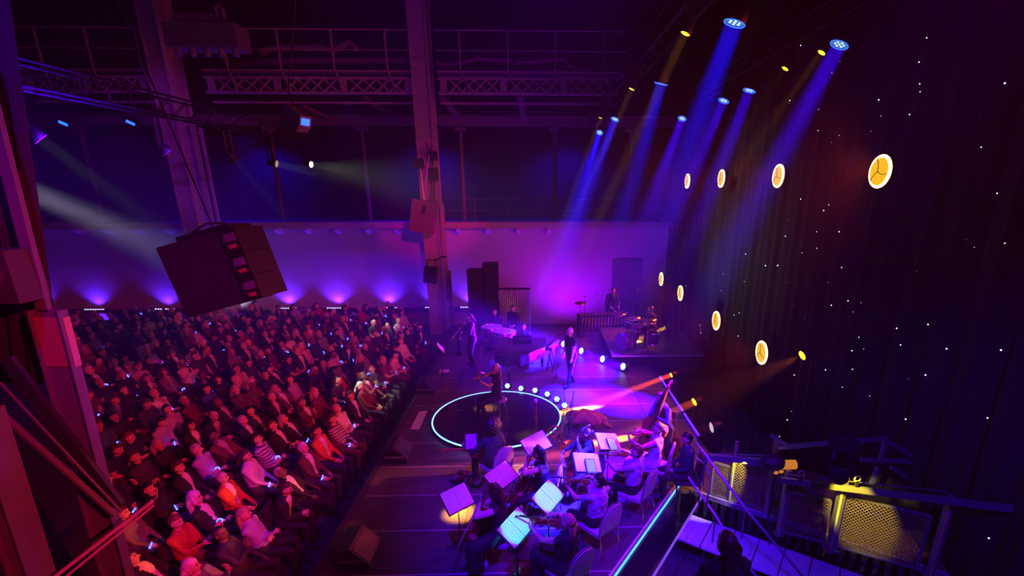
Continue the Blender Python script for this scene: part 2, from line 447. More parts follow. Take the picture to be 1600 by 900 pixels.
duct(((408, 84), (420, 76), (450, 74), (480, 75), (500, 74), (520, 79), (545, 66), (558, 78)), .13, 'sagging flexible duct lying along the catwalk railing')
duct(((345, 80), (356, 98), (380, 101), (410, 97), (460, 96), (520, 95), (640, 95)), .13, 'long straight flexible duct low on the middle catwalk')
duct(((682, 101), (700, 102), (730, 98), (748, 92), (790, 96), (800, 96)), .12, 'flexible duct on the catwalk right of the column')
duct(((802, 99), (840, 97), (880, 93), (895, 106), (938, 116)), .12, 'flexible duct drooping at the right end of the catwalk')
# ventilation box with outlets, upper left
vb = thing('ventilation_box', at_y(325, 60, 20), 'boxy ventilation unit with round outlets hanging at upper left', 'ventilator')
MB().box((0, 0, 0), (2.45, .9, .75)).build('casing', STEELD, vb)
MB().box((-.2, 0, .5), (1.3, .7, .35)).build('top_box', STEELD, vb)
for k in range(5): MB().tube((-.95 + k * .49, -.25, -.36), (-.95 + k * .49, -.25, -.62), .10, .12, 10).build('outlet', M_duct, vb)
MB().path([(.45, 0, .4), (.45, 0, .95), (.6, 0, 1.0), (.68, 0, .9), (.68, 0, .4)], .07, 8).build('pipe', M_duct, vb)
# gallery posts, beam and knee braces
gb = thing('gallery_beam', (-26, 24.0, 0), 'long horizontal steel beam above the dark gallery', 'beam')
z190 = at_y(600, 190, 24.0).z
MB().box((17, 0, z190), (34, .25, .36)).build('beam_web', STEELD, gb)
MB().box((17, -.1, z190 + .2), (34, .4, .05)).build('beam_flange', STEELD, gb)
for x in (140, 430, 571, 722, 867, 985):
    p = at_y(x, 260, 24.0); t = thing('gallery_post', (p.x, 24.0, 4.9), 'slim gallery post standing above the purple wall, ' + {140: 'leftmost of all', 430: 'behind the small white lamps', 571: 'left of the stage column', 722: 'just right of the stage column', 867: 'under the right girder', 985: 'nearest the star curtain'}[x], 'post')
    h = z190 - 4.9
    MB().tube((0, 0, 0), (0, 0, h - .2), .09, n=8).build('shaft', STEELD, t)
    MB().box((0, 0, h - .3), (.5, .3, .16)).build('capital', STEELD, t)
for x0, y0, x1, y1, lb in ((568, 152, 616, 186, 'diagonal brace under the girder left of the column'), (690, 150, 718, 186, 'diagonal brace meeting the column on its right'), (470, 165, 518, 188, 'short diagonal brace behind the box lamp'), (812, 148, 820, 188, 'steep strut under the right girder')):
    o = MB().bar(at_y(x0, y0, 22.4), at_y(x1, y1, 23.9), .26, .12).build('knee_brace', STEELD); tag(o, lb, 'brace')
gr = thing('gallery_railing', (-4.3, 23.2, 4.95), 'fine wire gallery railing above the purple wall', 'railing')
for z in (.5, 1.0): MB().tube((0, 0, z), (10.2, 0, z), .015, n=5).build('rail', STEELD, gr)
for k in range(8): MB().tube((k * 1.45, 0, 0), (k * 1.45, 0, 1.0), .015, n=5).build('post', STEELD, gr)
# added blue lamps that tint the dark gallery navy
for x in (-14, -5.5, 1.5):
    gl = thing('added_gallery_lamp', (x, 25.5, 9.1), 'added blue lamp tinting the gallery ' + {-14: 'at left', -5.5: 'behind the column', 1.5: 'near the stage'}[x], 'lamp')
    MB().box((0, 0, 0), (.5, .2, .12)).build('housing', BLACK, gl); MB().tube((0, 0, .05), (0, 0, 4.85), .02, n=5).build('drop_rod', BLKMET, gl)
    spot((x, 25.5, 8.95), (x, 26.6, 5), (.02, .0, 1), 600, 130, .8, .1)

# ------------------------------------------------------------------ near steelwork at the left edge
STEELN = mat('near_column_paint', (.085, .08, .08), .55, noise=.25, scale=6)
def near_column(name, p0, p1, w, d, label, tape=None):
    t = thing(name, p1, label, 'column')
    a, b = V(p0) - V(p1), V((0, 0, 0))
    MB().bar(a, b, w, d, up=(0, 1, 0)).build('profile', STEELN, t)
    for s in (-1, 1):
        MB().bar(a + V((s * w * .5, -.02, 0)), b + V((s * w * .5, -.02, 0)), .015, d + .05, up=(0, 1, 0)).build('flange', STEELN, t)
    if tape:
        k0, k1 = tape
        MB().bar(lerp(a, b, k0), lerp(a, b, k1), w + .02, d + .02, up=(0, 1, 0)).build('glitter_wrap', mat('glitter_tape', (.34, .17, .10), .35, .3, noise=.9, scale=90, bump=.5), t)
    return t
NY = 4.6
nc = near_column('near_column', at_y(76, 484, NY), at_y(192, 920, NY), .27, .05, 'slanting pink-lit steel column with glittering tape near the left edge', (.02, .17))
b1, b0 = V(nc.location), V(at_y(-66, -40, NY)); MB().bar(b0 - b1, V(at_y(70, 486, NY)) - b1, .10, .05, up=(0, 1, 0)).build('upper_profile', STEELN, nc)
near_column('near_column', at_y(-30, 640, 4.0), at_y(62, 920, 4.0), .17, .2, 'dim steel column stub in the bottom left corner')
def beam2(p0, p1, w, d, label, cat='beam', m=STEELN, name='brace_beam'):
    o = MB().bar(p0, p1, w, d, up=(0, 1, 0)).build(name, m); return tag(o, label, cat)
beam2(at_y(-5, 640, 4.3), at_y(180, 805, 4.4), .03, .05, 'dim thin diagonal brace crossing the left column')
beam2(at_y(0, 598, 4.35), at_y(190, 800, 4.4), .012, .02, 'thin dark rod above the diagonal brace at left')
beam2(at_y(10, 560, 4.5), at_y(185, 790, 4.5), .13, .05, 'broad black diagonal plate behind the thin brace', m=BLACK)
hr = thing('hand_rail', at_y(80, 905, 3.9), 'red-lit twin handrail rising from the bottom left corner', 'handrail')
a = at_y(80, 905, 3.9); q = at_y(238, 783, 4.3)
MB().bar((0, 0, 0), q - a, .035, .03).build('rail', STEEL, hr)
MB().bar(V((.03, 0, -.06)), q - a + V((.0, 0, -.05)), .02, .02).build('lower_rail', STEEL, hr)
MB().path([q - a, q - a + V((.04, .02, .03)), q - a + V((.06, .02, .14))], .006, 5).build('hook', STEEL, hr)
dr = thing('masking_drape', at_y(20, 480, 4.8), 'black masking drape filling the left edge behind the column', 'drape')
o0 = V(dr.location); vs = []; fs = []
for i in range(41):
    u = i / 40
    for k in range(2):
        x = -70 + 140 * u if k == 0 else -70 + 200 * u
        y = (-60, 600)[k]
        p = at_y((-120 + 120 * u) if k == 0 else (-120 + 215 * u), y, 4.8) - o0
        vs.append((p.x, p.y + .04 * math.sin(i * 1.3), p.z))
for i in range(40): fs.append((2 * i, 2 * i + 1, 2 * i + 3, 2 * i + 2))
o = MB().add(vs, fs).build('cloth', M_cloth, dr, True); o.modifiers.new('thick', 'SOLIDIFY').thickness = .01
# dim red loudspeaker peeping out behind the column
ls = thing('monitor_speaker', at_y(14, 430, 4.5), 'dim red-lit loudspeaker cut off by the left edge', 'speaker')
MB().box((0, 0, 0), (.34, .3, .46)).build('cabinet', mat('brown_cabinet', (.03, .012, .01), .6), ls)
MB().lathe([(.13, 0), (.12, -.02), (.05, .05), (0, .05)], (-.0, -.155, .05), (0, -1, 0), 20).build('cone', mat('speaker_cone', (.05, .03, .03), .6), ls)

# ------------------------------------------------------------------ lighting trusses
def box_truss(p0, p1, s, label, seg=0.55):
    p0, p1 = V(p0), V(p1); t = thing('lighting_truss', p0, label, 'truss'); d = p1 - p0; L = d.length; y = d / L
    x = y.cross(V((0, 0, 1))).normalized(); z = x.cross(y); n = max(2, int(L / seg))
    for i in (-1, 1):
        for k in (-1, 1):
            o = x * (i * s / 2) + z * (k * s / 2); MB().tube(o, o + d, .025, n=6).build('chord', BLKMET, t)
    m = MB()
    for q in range(n):
        a, b = d * (q / n), d * ((q + 1) / n)
        for i in (-1, 1):
            m.tube(a + x * (i * s / 2) - z * s / 2, b + x * (i * s / 2) + z * s / 2, .011, n=4)
            m.tube(a + x * (i * s / 2) + z * s / 2, a + x * (i * s / 2) - z * s / 2, .011, n=4)
        m.tube(a - x * s / 2 - z * s / 2, b + x * s / 2 - z * s / 2, .011, n=4)
    m.build('lacing', BLKMET, t)['kind'] = 'stuff'
    return t
box_truss((2.35, 5.5, 9.15), (2.35, 23, 9.15), .34, 'black lighting truss carrying the inner row of stage lamps')
box_truss((4.95, 5.5, 9.15), (4.95, 21, 9.15), .34, 'black lighting truss carrying the outer row beside the star curtain')
box_truss((-8.3, 5.4, 8.15), (-8.3, 20, 8.15), .40, 'black lighting truss over the audience with small white lamps')

M_lensb = mat('lens_blue', (.1, .4, 1), emit=(.03, .20, .42), strength=.9)
M_lensdot = mat('led_dot_white', (1, 1, 1), emit=(.85, .95, 1), strength=2.2)
M_rimb = mat('lens_rim_blue', (.1, .3, 1), emit=(.02, .12, 1), strength=2.5)
M_lensy = mat('lens_yellow', (1, .8, .1), emit=(1, .70, .03), strength=2.2)
M_lensw = mat('lens_white', (1, 1, .9), emit=(1, .95, .8), strength=3.5)
M_lensc = mat('lens_cyan', (.3, .8, 1), emit=(.16, .75, 1), strength=1.6)
def frame_to(loc, target):
    d = (V(target) - V(loc)).normalized(); return d.to_track_quat('-Z', 'Y').to_matrix()
def moving_head(loc, target, r, label, lens, dots=True, hang=True, color=BLUE, watt=0, angle=9, blend=.35, group=None, body=BLACK, rim=M_rimb, drop=.5, cat='stage lamp', name='moving_head_lamp', beam=False, floor=None):
    """lens centre sits at loc, facing target; yoke and base reach up (hang) or down to the rig."""
    t = thing(name, loc, label, cat, group=group); R = frame_to(loc, target)
    def P(x, y, z): return R @ V((x, y, z))
    ax = R @ V((0, 0, 1))
    MB().lathe([(r * .55, r * 2.6), (r * .9, r * 2.2), (r * 1.08, r * .9), (r * 1.12, -.01), (r * 1.0, -.012), (r * 1.0, .02), (0, .02)], (0, 0, 0), ax, 20).build('head', body, t, True)
    MB().lathe([(r * .97, 0), (0, 0)], (0, 0, 0), ax, 20).build('lens', lens, t)
    if rim: MB().path([P(r * 1.03 * math.cos(a), r * 1.03 * math.sin(a), -.012) for a in [2 * math.pi * k / 24 for k in range(24)]], r * .05, 5, closed=True).build('lens_rim', rim, t)
    if dots:
        m = MB()
        for k in range(7):
            q = (0, 0) if k == 6 else (r * .5 * math.cos(k * 1.047), r * .5 * math.sin(k * 1.047))
            m.lathe([(r * .14, 0), (0, 0)], P(q[0], q[1], -.006), -ax, 8)
        m.build('led_dots', M_lensdot, t)
    piv = ax * (r * 1.5); sgn = 1 if hang else -1; side = ax.cross(V((0, 0, 1)))
    side = side.normalized() if side.length > .05 else V((1, 0, 0))
    top = piv + V((0, 0, sgn * (drop - .14)))
    for s in (-1, 1): MB().bar(piv + side * (s * r * 1.3), top + side * (s * r * 1.2), .05, .03).build('yoke_arm', body, t)
    MB().box(top + V((0, 0, sgn * .07)), (r * 2.9, r * 2.2, .14)).build('base', body, t)
    if not hang:
        fz = floor if floor is not None else (STAGE if SX0 < loc[0] < SX1 else 0.0); bz = top.z - .14
        if loc[2] + bz > fz + .02: MB().tube((top.x, top.y, bz + .02), (top.x, top.y, fz - loc[2]), .025, n=8).lathe([(.16, 0), (.16, .02), (.03, .03)], (top.x, top.y, fz - loc[2]), n=14).build('floor_stand', body, t)
    if watt and beam: disc_beam(V(loc) - ax * .02, target, color, watt, r * 1.8, angle)
    elif watt: spot(V(loc) - ax * .03, target, color, watt, angle, blend, r * .4)
    return t
rowA = [((1148, 35), 'largest blue stage lamp at the top of the picture'), ((1033, 130), 'second nearest blue lamp of the inner row, beside a yellow beam'), ((961, 186), 'third blue lamp of the inner row'), ((937, 207), 'farthest blue lamp of the inner row')]
for (q, lb), dx, en in zip(rowA, ((.3, 7.7), (.9, 12.6), (-.5, 15.5), (-.3, 16)), (540, 540, 480, 440)):
    p = at_x(q[0], q[1], 2.62); moving_head(p, (dx[0], dx[1], STAGE), .135, lb, M_lensb, True, color=(.008, .004, 1), watt=en, angle=13, beam=True, group='blue stage lamps')
rowB = [((1312, 69), 'nearest blue lamp of the outer row, right of the yellow lamp'), ((1171, 141), 'second blue lamp of the outer row'), ((1131, 157), 'third blue lamp of the outer row'), ((1066, 185), 'farthest blue lamp of the outer row')]
for (q, lb), dx in zip(rowB, ((1.4, 8.6), (2.4, 12.0), (1.6, 12.6), (1.6, 14.5))):
    p = at_x(q[0], q[1], 4.85); moving_head(p, (dx[0], dx[1], STAGE), .135, lb, M_lensb, True, color=(.05, .0, 1), watt=390, angle=13, beam=True, group='blue stage lamps')
for q, X, dx, lb, en in (((1071, 52), 2.1, -2.2, 'yellow narrow-beam lamp beside the largest blue lamp', 14000), ((987, 139), 2.1, -2.2, 'yellow narrow-beam lamp in the middle of the inner row', 14000), ((938, 184), 2.1, -1.8, 'small yellow lamp at the far end of the inner row', 12000),
                         ((1284, 82), 4.8, -3.2, 'yellow lamp next to the nearest outer blue lamp', 6000), ((1227, 107), 4.8, -3.2, 'faint dim yellow lamp in the outer row', 2500)):
    p = at_x(q[0], q[1], X); moving_head(p, (p.x + dx * 1.6, p.y - .4, STAGE), .07, lb, M_lensy, False, color=(1, .35, .01), watt=en / 900, angle=4, beam=True, rim=None, group='yellow stage lamps', drop=.55)
# lamps under the left truss: dull cans, one burning white
for q, tgt, lb, en, an in (((62, 217), (-4.5, 13, 1), 'large pale lamp can at the upper left edge', 10, 14), ((261, 238), (-4.5, 15, 1), 'pale lamp can in front of the left column', 0, 16), ((367, 250), (-6.0, 19, 1), 'dull lamp can second from the bright white lamp', 4, 12),
                           ((432, 256), (2.0, 17.0, 4.8), 'dull lamp can just left of the bright white lamp', 9, 20), ((486, 257), (3.2, 16.0, 5.4), 'small bright white lamp under the left truss', 34, 30)):
    p = at_x(q[0], q[1], -8.3)
    moving_head(p, tgt, .11, lb, M_lensw if q[0] == 486 else mat('lens_dim_white', (1, 1, .9), emit=(1, .9, .7), strength=.35), False, color=(.9, .92, .75), watt=en, angle=an, beam=True, rim=mat('lens_rim_pale', (.8, .75, .6), .5), group='lamps under the left truss', drop=.75, blend=.6)
# added unseen body for the red wash; its flags block light to stage and far wall
L0 = V((5.0, -2.5, 9.0)); rw = thing('added_wash_lamp', L0, 'added black lamp body with light-blocking flags, unseen behind the camera', 'stage lamp')
def _d(p): return (V(p) - L0).normalized() * .55
leaf = [_d((-3.75, 3.0, 1.0)), _d((-3.75, 22.0, 1.0)), _d((6, 24, 3)), _d((6, 3, 2))]; off = (_d((-9.6, 13.4, .6)) * -.02)
leaf2 = [_d((-30, 22.0, 1.7)), _d((-3.0, 23.0, 1.7)), _d((-3.0, 23.0, 14)), _d((-30, 22.0, 14))]
for lf in (leaf, leaf2): MB().add(lf + [p + off for p in lf], [(0, 1, 2, 3), (7, 6, 5, 4), (0, 4, 5, 1), (1, 5, 6, 2), (2, 6, 7, 3), (3, 7, 4, 0)]).build('added_light_flag', BLKMET, rw)
ax = -_d((-9.6, 13.4, .6)).normalized(); MB().lathe([(.12, .35), (.16, .3), (.17, .05), (.15, .05), (.15, .10)], (0, 0, 0), ax, 18).build('can', BLACK, rw, True); MB().tube(ax * .2, ax * .2 + V((0, 0, 4.9)), .02, n=6).build('drop_rod', BLKMET, rw)
# follow lamp behind the left column: the broad white beam
p = at_y(14, 284, 6.2)
moving_head(p, at_y(352, 432, 23.3), .14, 'white follow lamp hidden behind the left column', M_lensw, False, color=(.85, .80, 1.0), watt=120, angle=9, beam=True, rim=None, drop=.8)
# blue lamps under the left girders
for q, lb in (((100, 193), 'small blue strip lamp at far upper left'), ((205, 192), 'small blue strip lamp left of the column')):
    t = thing('strip_lamp', at_y(q[0], q[1], 16), lb, 'lamp'); MB().box((0, .06, .04), (.4, .16, .16), Euler((0, rad(25), 0)).to_matrix()).build('housing', BLACK, t)
    MB().tube((0, .06, .1), (0, .06, 13.9 - t.location.z), .015, n=5).build('drop_rod', BLKMET, t)
    MB().box((0, -.03, 0), (.24, .03, .07), Euler((0, rad(25), 0)).to_matrix()).build('lens', M_rimb, t)
t = thing('box_flood_lamp', at_y(462, 185, 14), 'grey boxy flood lamp with blue lens under the middle girder', 'lamp', rot=(0, rad(18), rad(-20)))
MB().prism([(-.35, -.28), (.22, -.28), (.32, -.12), (.32, .14), (-.2, .28)], -.2, .2, Matrix.Rotation(rad(90), 4, 'X')).build('housing', STEELD, t)
MB().box((.335, -.02, -.0), (.02, .26, .16)).build('lens', M_rimb, t)
MB().path([(-.1, 0, .2), (-.15, 0, .45), (-.3, 0, .55), (-.35, 0, 5.6)], .02, 6).build('bracket', BLACK, t)
t = thing('hanging_lamp', at_y(660, 255, 21.3), 'black lamp pair clamped to the stage column', 'lamp')
MB().box((-.18, 0, 0), (.42, .3, .36)).build('housing', BLACK, t); MB().box((.42, 0, .28), (.36, .3, .34)).build('housing', BLACK, t); MB().box((.42, 0, -.42), (.34, .3, .5)).build('housing', BLACK, t)
MB().path([(-.2, 0, .2), (-.25, 0, 1.8)], .015, 5).build('cable', RUBBER, t); MB().path([(-.1, 0, -.2), (-.05, 0, -1.2), (-.02, 0, -2.1)], .02, 5).build('chain', ALU, t)

# ------------------------------------------------------------------ ring lamps
M_ringw = mat('ring_lamp_white', (1, .8, .5), emit=(1.0, .62, .22), strength=5.0, sample=False)
M_ringd = mat('ring_lamp_disc', (.9, .5, .05), emit=(1.0, .50, .01), strength=1.0)
def ring_lamp(p, r, label, stand):
    t = thing('ring_lamp', p, label, 'ring lamp', rz=rad(-90), group='amber ring lamps on stands' if stand else 'amber ring lamps hanging')
    c = [(r * math.cos(a), 0, r * math.sin(a)) for a in [2 * math.pi * k / 40 for k in range(40)]]
    # lamp faces -x, -y (towards the hall); local -y is the face
    MB().path(c, r * .10, 8, closed=True).build('glowing_ring', M_ringw, t, True)
    MB().lathe([(r * .90, .0), (r * .9, .02), (0, .02)], (0, .0, 0), (0, -1, 0), 32).build('diffuser_disc', M_ringd, t)
    for k in range(3):
        a = rad(90 + 120 * k); pts = [(0, -.035, 0)] + [(r * .9 * u * math.cos(a + .35 * u * u), -.035, r * .9 * u * math.sin(a + .35 * u * u)) for u in (.35, .7, 1)]
        MB().path(pts, r * .025, 5).build('spoke', BLACK, t)
    MB().lathe([(r * .93, -.09), (r * 1.0, -.02), (r * .97, 0)], (0, .02, 0), (0, -1, 0), 32).build('back_shell', BLACK, t)
    if stand:
        MB().tube((0, .05, -r * 1.1), (0, .05, -p[2] + .25), .022, n=8).build('pole', BLKMET, t)
        for k in range(3): MB().tube((0, .05, -p[2] + .55), (.45 * math.cos(k * 2.1), .05 + .45 * math.sin(k * 2.1), -p[2] + .03), .015, n=6).build('leg', BLKMET, t)
        MB().tube((0, .05, -r * .9), (0, .05, -r * 1.5), .035, n=8).build('clamp', BLKMET, t)
    else:
        MB().tube((0, .05, r), (0, .05, 9.0 - p[2]), .008, n=5).build('hanging_wire', BLKMET, t)
    d = Euler((0, 0, rad(-90))).to_matrix() @ V((0, -1, 0))
    spot(V(p) + d * .12, V(p) + d * 3 + V((0, 0, -.5)), (1.0, .06, .006), 320, 125, .5, r * .45)
for q, X, lb in (((1375, 268), 4.8, 'largest hanging amber ring lamp, nearest'), ((1216, 275), 4.8, 'second nearest hanging amber ring lamp'), ((1127, 279), 4.8, 'third hanging amber ring lamp'), ((1074, 283), 4.8, 'farthest hanging amber ring lamp')):
    ring_lamp(at_x(q[0], q[1], X), .205, lb, False)
for q, X, lb in (((1190, 551), 4.8, 'nearest amber ring lamp on a floor stand'), ((1119, 501), 4.8, 'second amber ring lamp on a floor stand'), ((1063, 458), 4.8, 'third amber ring lamp on a floor stand, by the drummer'), ((1033, 436), 4.8, 'farthest amber ring lamp by the door')):
    ring_lamp(at_x(q[0], q[1], X), .235, lb, True)

# ------------------------------------------------------------------ wall uplights: LED battens on the ledge
M_led = mat('batten_led', (.7, .6, 1), emit=(.55, .45, 1.0), strength=4)
for x, lb in ((62, 'at the far left end of the ledge'), (150, 'behind the left column'), (260, 'left of the big hanging loudspeaker'), (355, 'hidden by the hanging loudspeaker'), (450, 'right of the big hanging loudspeaker'), (527, 'behind the standing heads of the audience'), (608, 'with small plant silhouette, right of the audience'), (680, 'next to the stage column'), (735, 'behind the saxophone player')):
    p = at_y(x, 486, WALLY - .27); z0 = .88 + .0
    t = thing('led_batten', (p.x, WALLY - .27, z0), 'blue LED uplight batten on the wall ledge, ' + lb, 'lamp', group='LED battens along the wall')
    MB().box((0, 0, .04), (1.0, .12, .08)).build('housing', BLACK, t)
    m = MB()
    for k in range(8): m.box((-.42 + k * .12, -.065, .07), (.07, .01, .03))
    m.build('led_row', M_led, t)
    spot((p.x, WALLY - .30, z0 + .10), (p.x, WALLY - .05, z0 + 1.0), (.10, .012, 1.0), 300 if x > 400 else 170, 120, .7, .1)
    if x < 400: spot((p.x, WALLY - .42, .55), (p.x, WALLY + .1, .3), (.09, .01, 1.0), 40, 120, .8, .1)

# ------------------------------------------------------------------ people
SKINS = [mat('skin_light', (.62, .40, .31), .55, noise=.06), mat('skin_mid', (.50, .31, .23), .55, noise=.06), mat('skin_tan', (.36, .21, .15), .55, noise=.06), mat('skin_dark', (.16, .09, .06), .5, noise=.06)]
def hair_mat(name, c):
    m = mat(name, c, .42, noise=.65, scale=70, bump=.7); t = m.node_tree
    tc = next(n for n in t.nodes if n.type == 'TEX_COORD'); nz = next(n for n in t.nodes if n.type == 'TEX_NOISE')
    mp = t.nodes.new('ShaderNodeMapping'); mp.inputs['Scale'].default_value = (1, 1, .10)
    t.links.new(tc.outputs['Object'], mp.inputs['Vector']); t.links.new(mp.outputs[0], nz.inputs['Vector']); return m
HAIRS = {k: hair_mat('hair_' + k, c) for k, c in (('black', (.012, .010, .010)), ('brown', (.06, .032, .018)), ('auburn', (.16, .055, .025)), ('blond', (.48, .34, .18)), ('grey', (.38, .37, .37)), ('white', (.70, .69, .68)))}
TOPS = {'black': (.014, .014, .017), 'charcoal': (.04, .04, .045), 'navy': (.015, .022, .06), 'grey': (.18, .18, .19), 'white': (.70, .69, .68), 'pale pink': (.62, .42, .44), 'red': (.42, .03, .025), 'orange': (.60, .13, .02),
        'brown': (.11, .05, .03), 'green': (.04, .09, .05), 'lilac': (.42, .34, .52), 'burgundy': (.14, .015, .03), 'blue': (.05, .10, .30), 'beige': (.42, .33, .25), 'mustard': (.42, .24, .04)}
def cloth(c): return mat('cloth_' + c.replace(' ', '_'), TOPS[c], .8, noise=.3, scale=13, bump=.55)
def striped(c1, c2, name, scale=34):
    if name in MATS: return MATS[name]
    m = bpy.data.materials.new(name); m.use_nodes = True; t = m.node_tree; b = t.nodes['Principled BSDF']; b.inputs['Roughness'].default_value = .85
    wv = t.nodes.new('ShaderNodeTexWave'); wv.bands_direction = 'Z'; wv.inputs['Scale'].default_value = scale / 6.28
    tc = t.nodes.new('ShaderNodeTexCoord'); t.links.new(tc.outputs['Object'], wv.inputs['Vector'])
    r = t.nodes.new('ShaderNodeValToRGB'); r.color_ramp.interpolation = 'CONSTANT'; r.color_ramp.elements[0].color = (*c1, 1); r.color_ramp.elements[1].color = (*c2, 1); r.color_ramp.elements[1].position = .5
    t.links.new(wv.outputs['Fac'], r.inputs[0]); t.links.new(r.outputs[0], b.inputs['Base Color']); MATS[name] = m; return m
M_eye = mat('eye_dark', (.015, .012, .012), .3); M_lip = mat('lip', (.30, .10, .10), .5)
def ik(a, c, l1, l2, pole):
    a, c, pole = V(a), V(c), V(pole); d = c - a; L = min(d.length, (l1 + l2) * .999); u = d.normalized()
    x = (l1 * l1 - l2 * l2 + L * L) / (2 * L); h = math.sqrt(max(0, l1 * l1 - x * x))
    n = pole - u * pole.dot(u)
    n = n.normalized() if n.length > 1e-5 else V((0, 0, 1))
    return a + u * x + n * h, a + u * L
def head_mesh(mb, c, R, mi_skin, mi_eye, mi_lip):
    def fn(p):
        x, y, z = p
        X, Y, Z = x * .077, y * .098, z * .122
        if z < 0: X *= 1 - .30 * abs(z) ** 1.6; Y *= (1 - .42 * abs(z)) if y < 0 else (1 - .10 * abs(z))
        if y > 0: Y *= .93
        Y += .006 * math.exp(-((z - .32) / .14) ** 2) * max(0, y); Y -= .010 * math.exp(-((abs(x) - .36) / .17) ** 2 - ((z - .07) / .13) ** 2) * (y > 0)
        Y += .006 * math.exp(-((z + .80) / .2) ** 2) * max(0, y + .3)
        return V((X, Y, Z))
    mb.ell(c, 1, 22, 16, R, mi_skin, fn)
    def at(x, y, z): return V(c) + R @ V((x, y, z))
    mb.add([at(-.004, .083, .022), at(.004, .083, .022), at(.017, .082, -.034), at(-.017, .082, -.034), at(.006, .118, -.026), at(-.006, .118, -.026), at(0, .088, -.042)],
           [(0, 1, 4, 5), (1, 2, 4), (0, 5, 3), (5, 4, 6), (4, 2, 6), (5, 6, 3)], mi_skin)
    for s in (-1, 1):
        mb.ell(at(s * .030, .083, .012), (.013, .007, .007), 8, 6, R, mi_eye)
        mb.bar(at(s * .014, .092, .034), at(s * .046, .084, .034), .006, .008, mi_eye)
        mb.ell(at(s * .079, -.006, -.004), (.010, .020, .032), 8, 6, R, mi_skin)
    mb.ell(at(0, .083, -.066), (.022, .008, .007), 8, 6, R, mi_lip)
def hand_mesh(mb, w, d, pn, mi, curl=.5, side=1, s=1.0):
    """w wrist, d direction of the hand, pn palm normal (palm faces pn), side +1 puts the thumb on d x pn."""
    w, d, pn = V(w), V(d).normalized(), V(pn); pn = (pn - d * pn.dot(d)).normalized(); x = d.cross(pn) * side
    R = Matrix((x, d, pn)).transposed()
    mb.ell(w + d * .045 * s, (.040 * s, .056 * s, .016 * s), 10, 7, R, mi)
    for k, (off, ln) in enumerate(((.028, .070), (.010, .080), (-.009, .074), (-.027, .058))):
        p = w + d * .085 * s + x * off * s; ang = 0; pts = [p - d * .02 * s]; q = p
        for seg, fr in enumerate((.45, .32, .27)):
            ang += curl * (.7 if seg == 0 else .95); dd = d * math.cos(ang) + pn * math.sin(ang)
            pts.append(q); q = q + dd * ln * fr * s
        pts.append(q); mb.path(pts, [.0095 * s, .0095 * s, .0085 * s, .0078 * s, .006 * s], 6, mi)
    p = w + d * .025 * s + x * .034 * s; t1 = p + (d * .55 + x * .6 + pn * .35) * .042 * s; t2 = t1 + (d * .85 + x * .1 + pn * .5 * (curl + .3)) * .032 * s
    mb.path([p - x * .012 * s, p, t1, t2], [.012 * s, .0125 * s, .010 * s, .007 * s], 6, mi)
def blob_cap(mb, a, b, ra, rb, n=10):
    a, b = V(a), V(b); d = b - a; L = d.length
    if L < 1e-5: mb.ell(a, ra, n, 7); return
    u = d / L; q = u.to_track_quat('Z', 'Y').to_matrix(); prof = []
    for k in range(5): t = math.pi / 2 * k / 4; prof.append((max(1e-6, ra * math.sin(t)), -ra * math.cos(t)))
    for k in range(5): t = math.pi / 2 * k / 4; prof.append((max(1e-6, rb * math.cos(t)), L + rb * math.sin(t)))
    mb.lathe(prof, a, u, n)
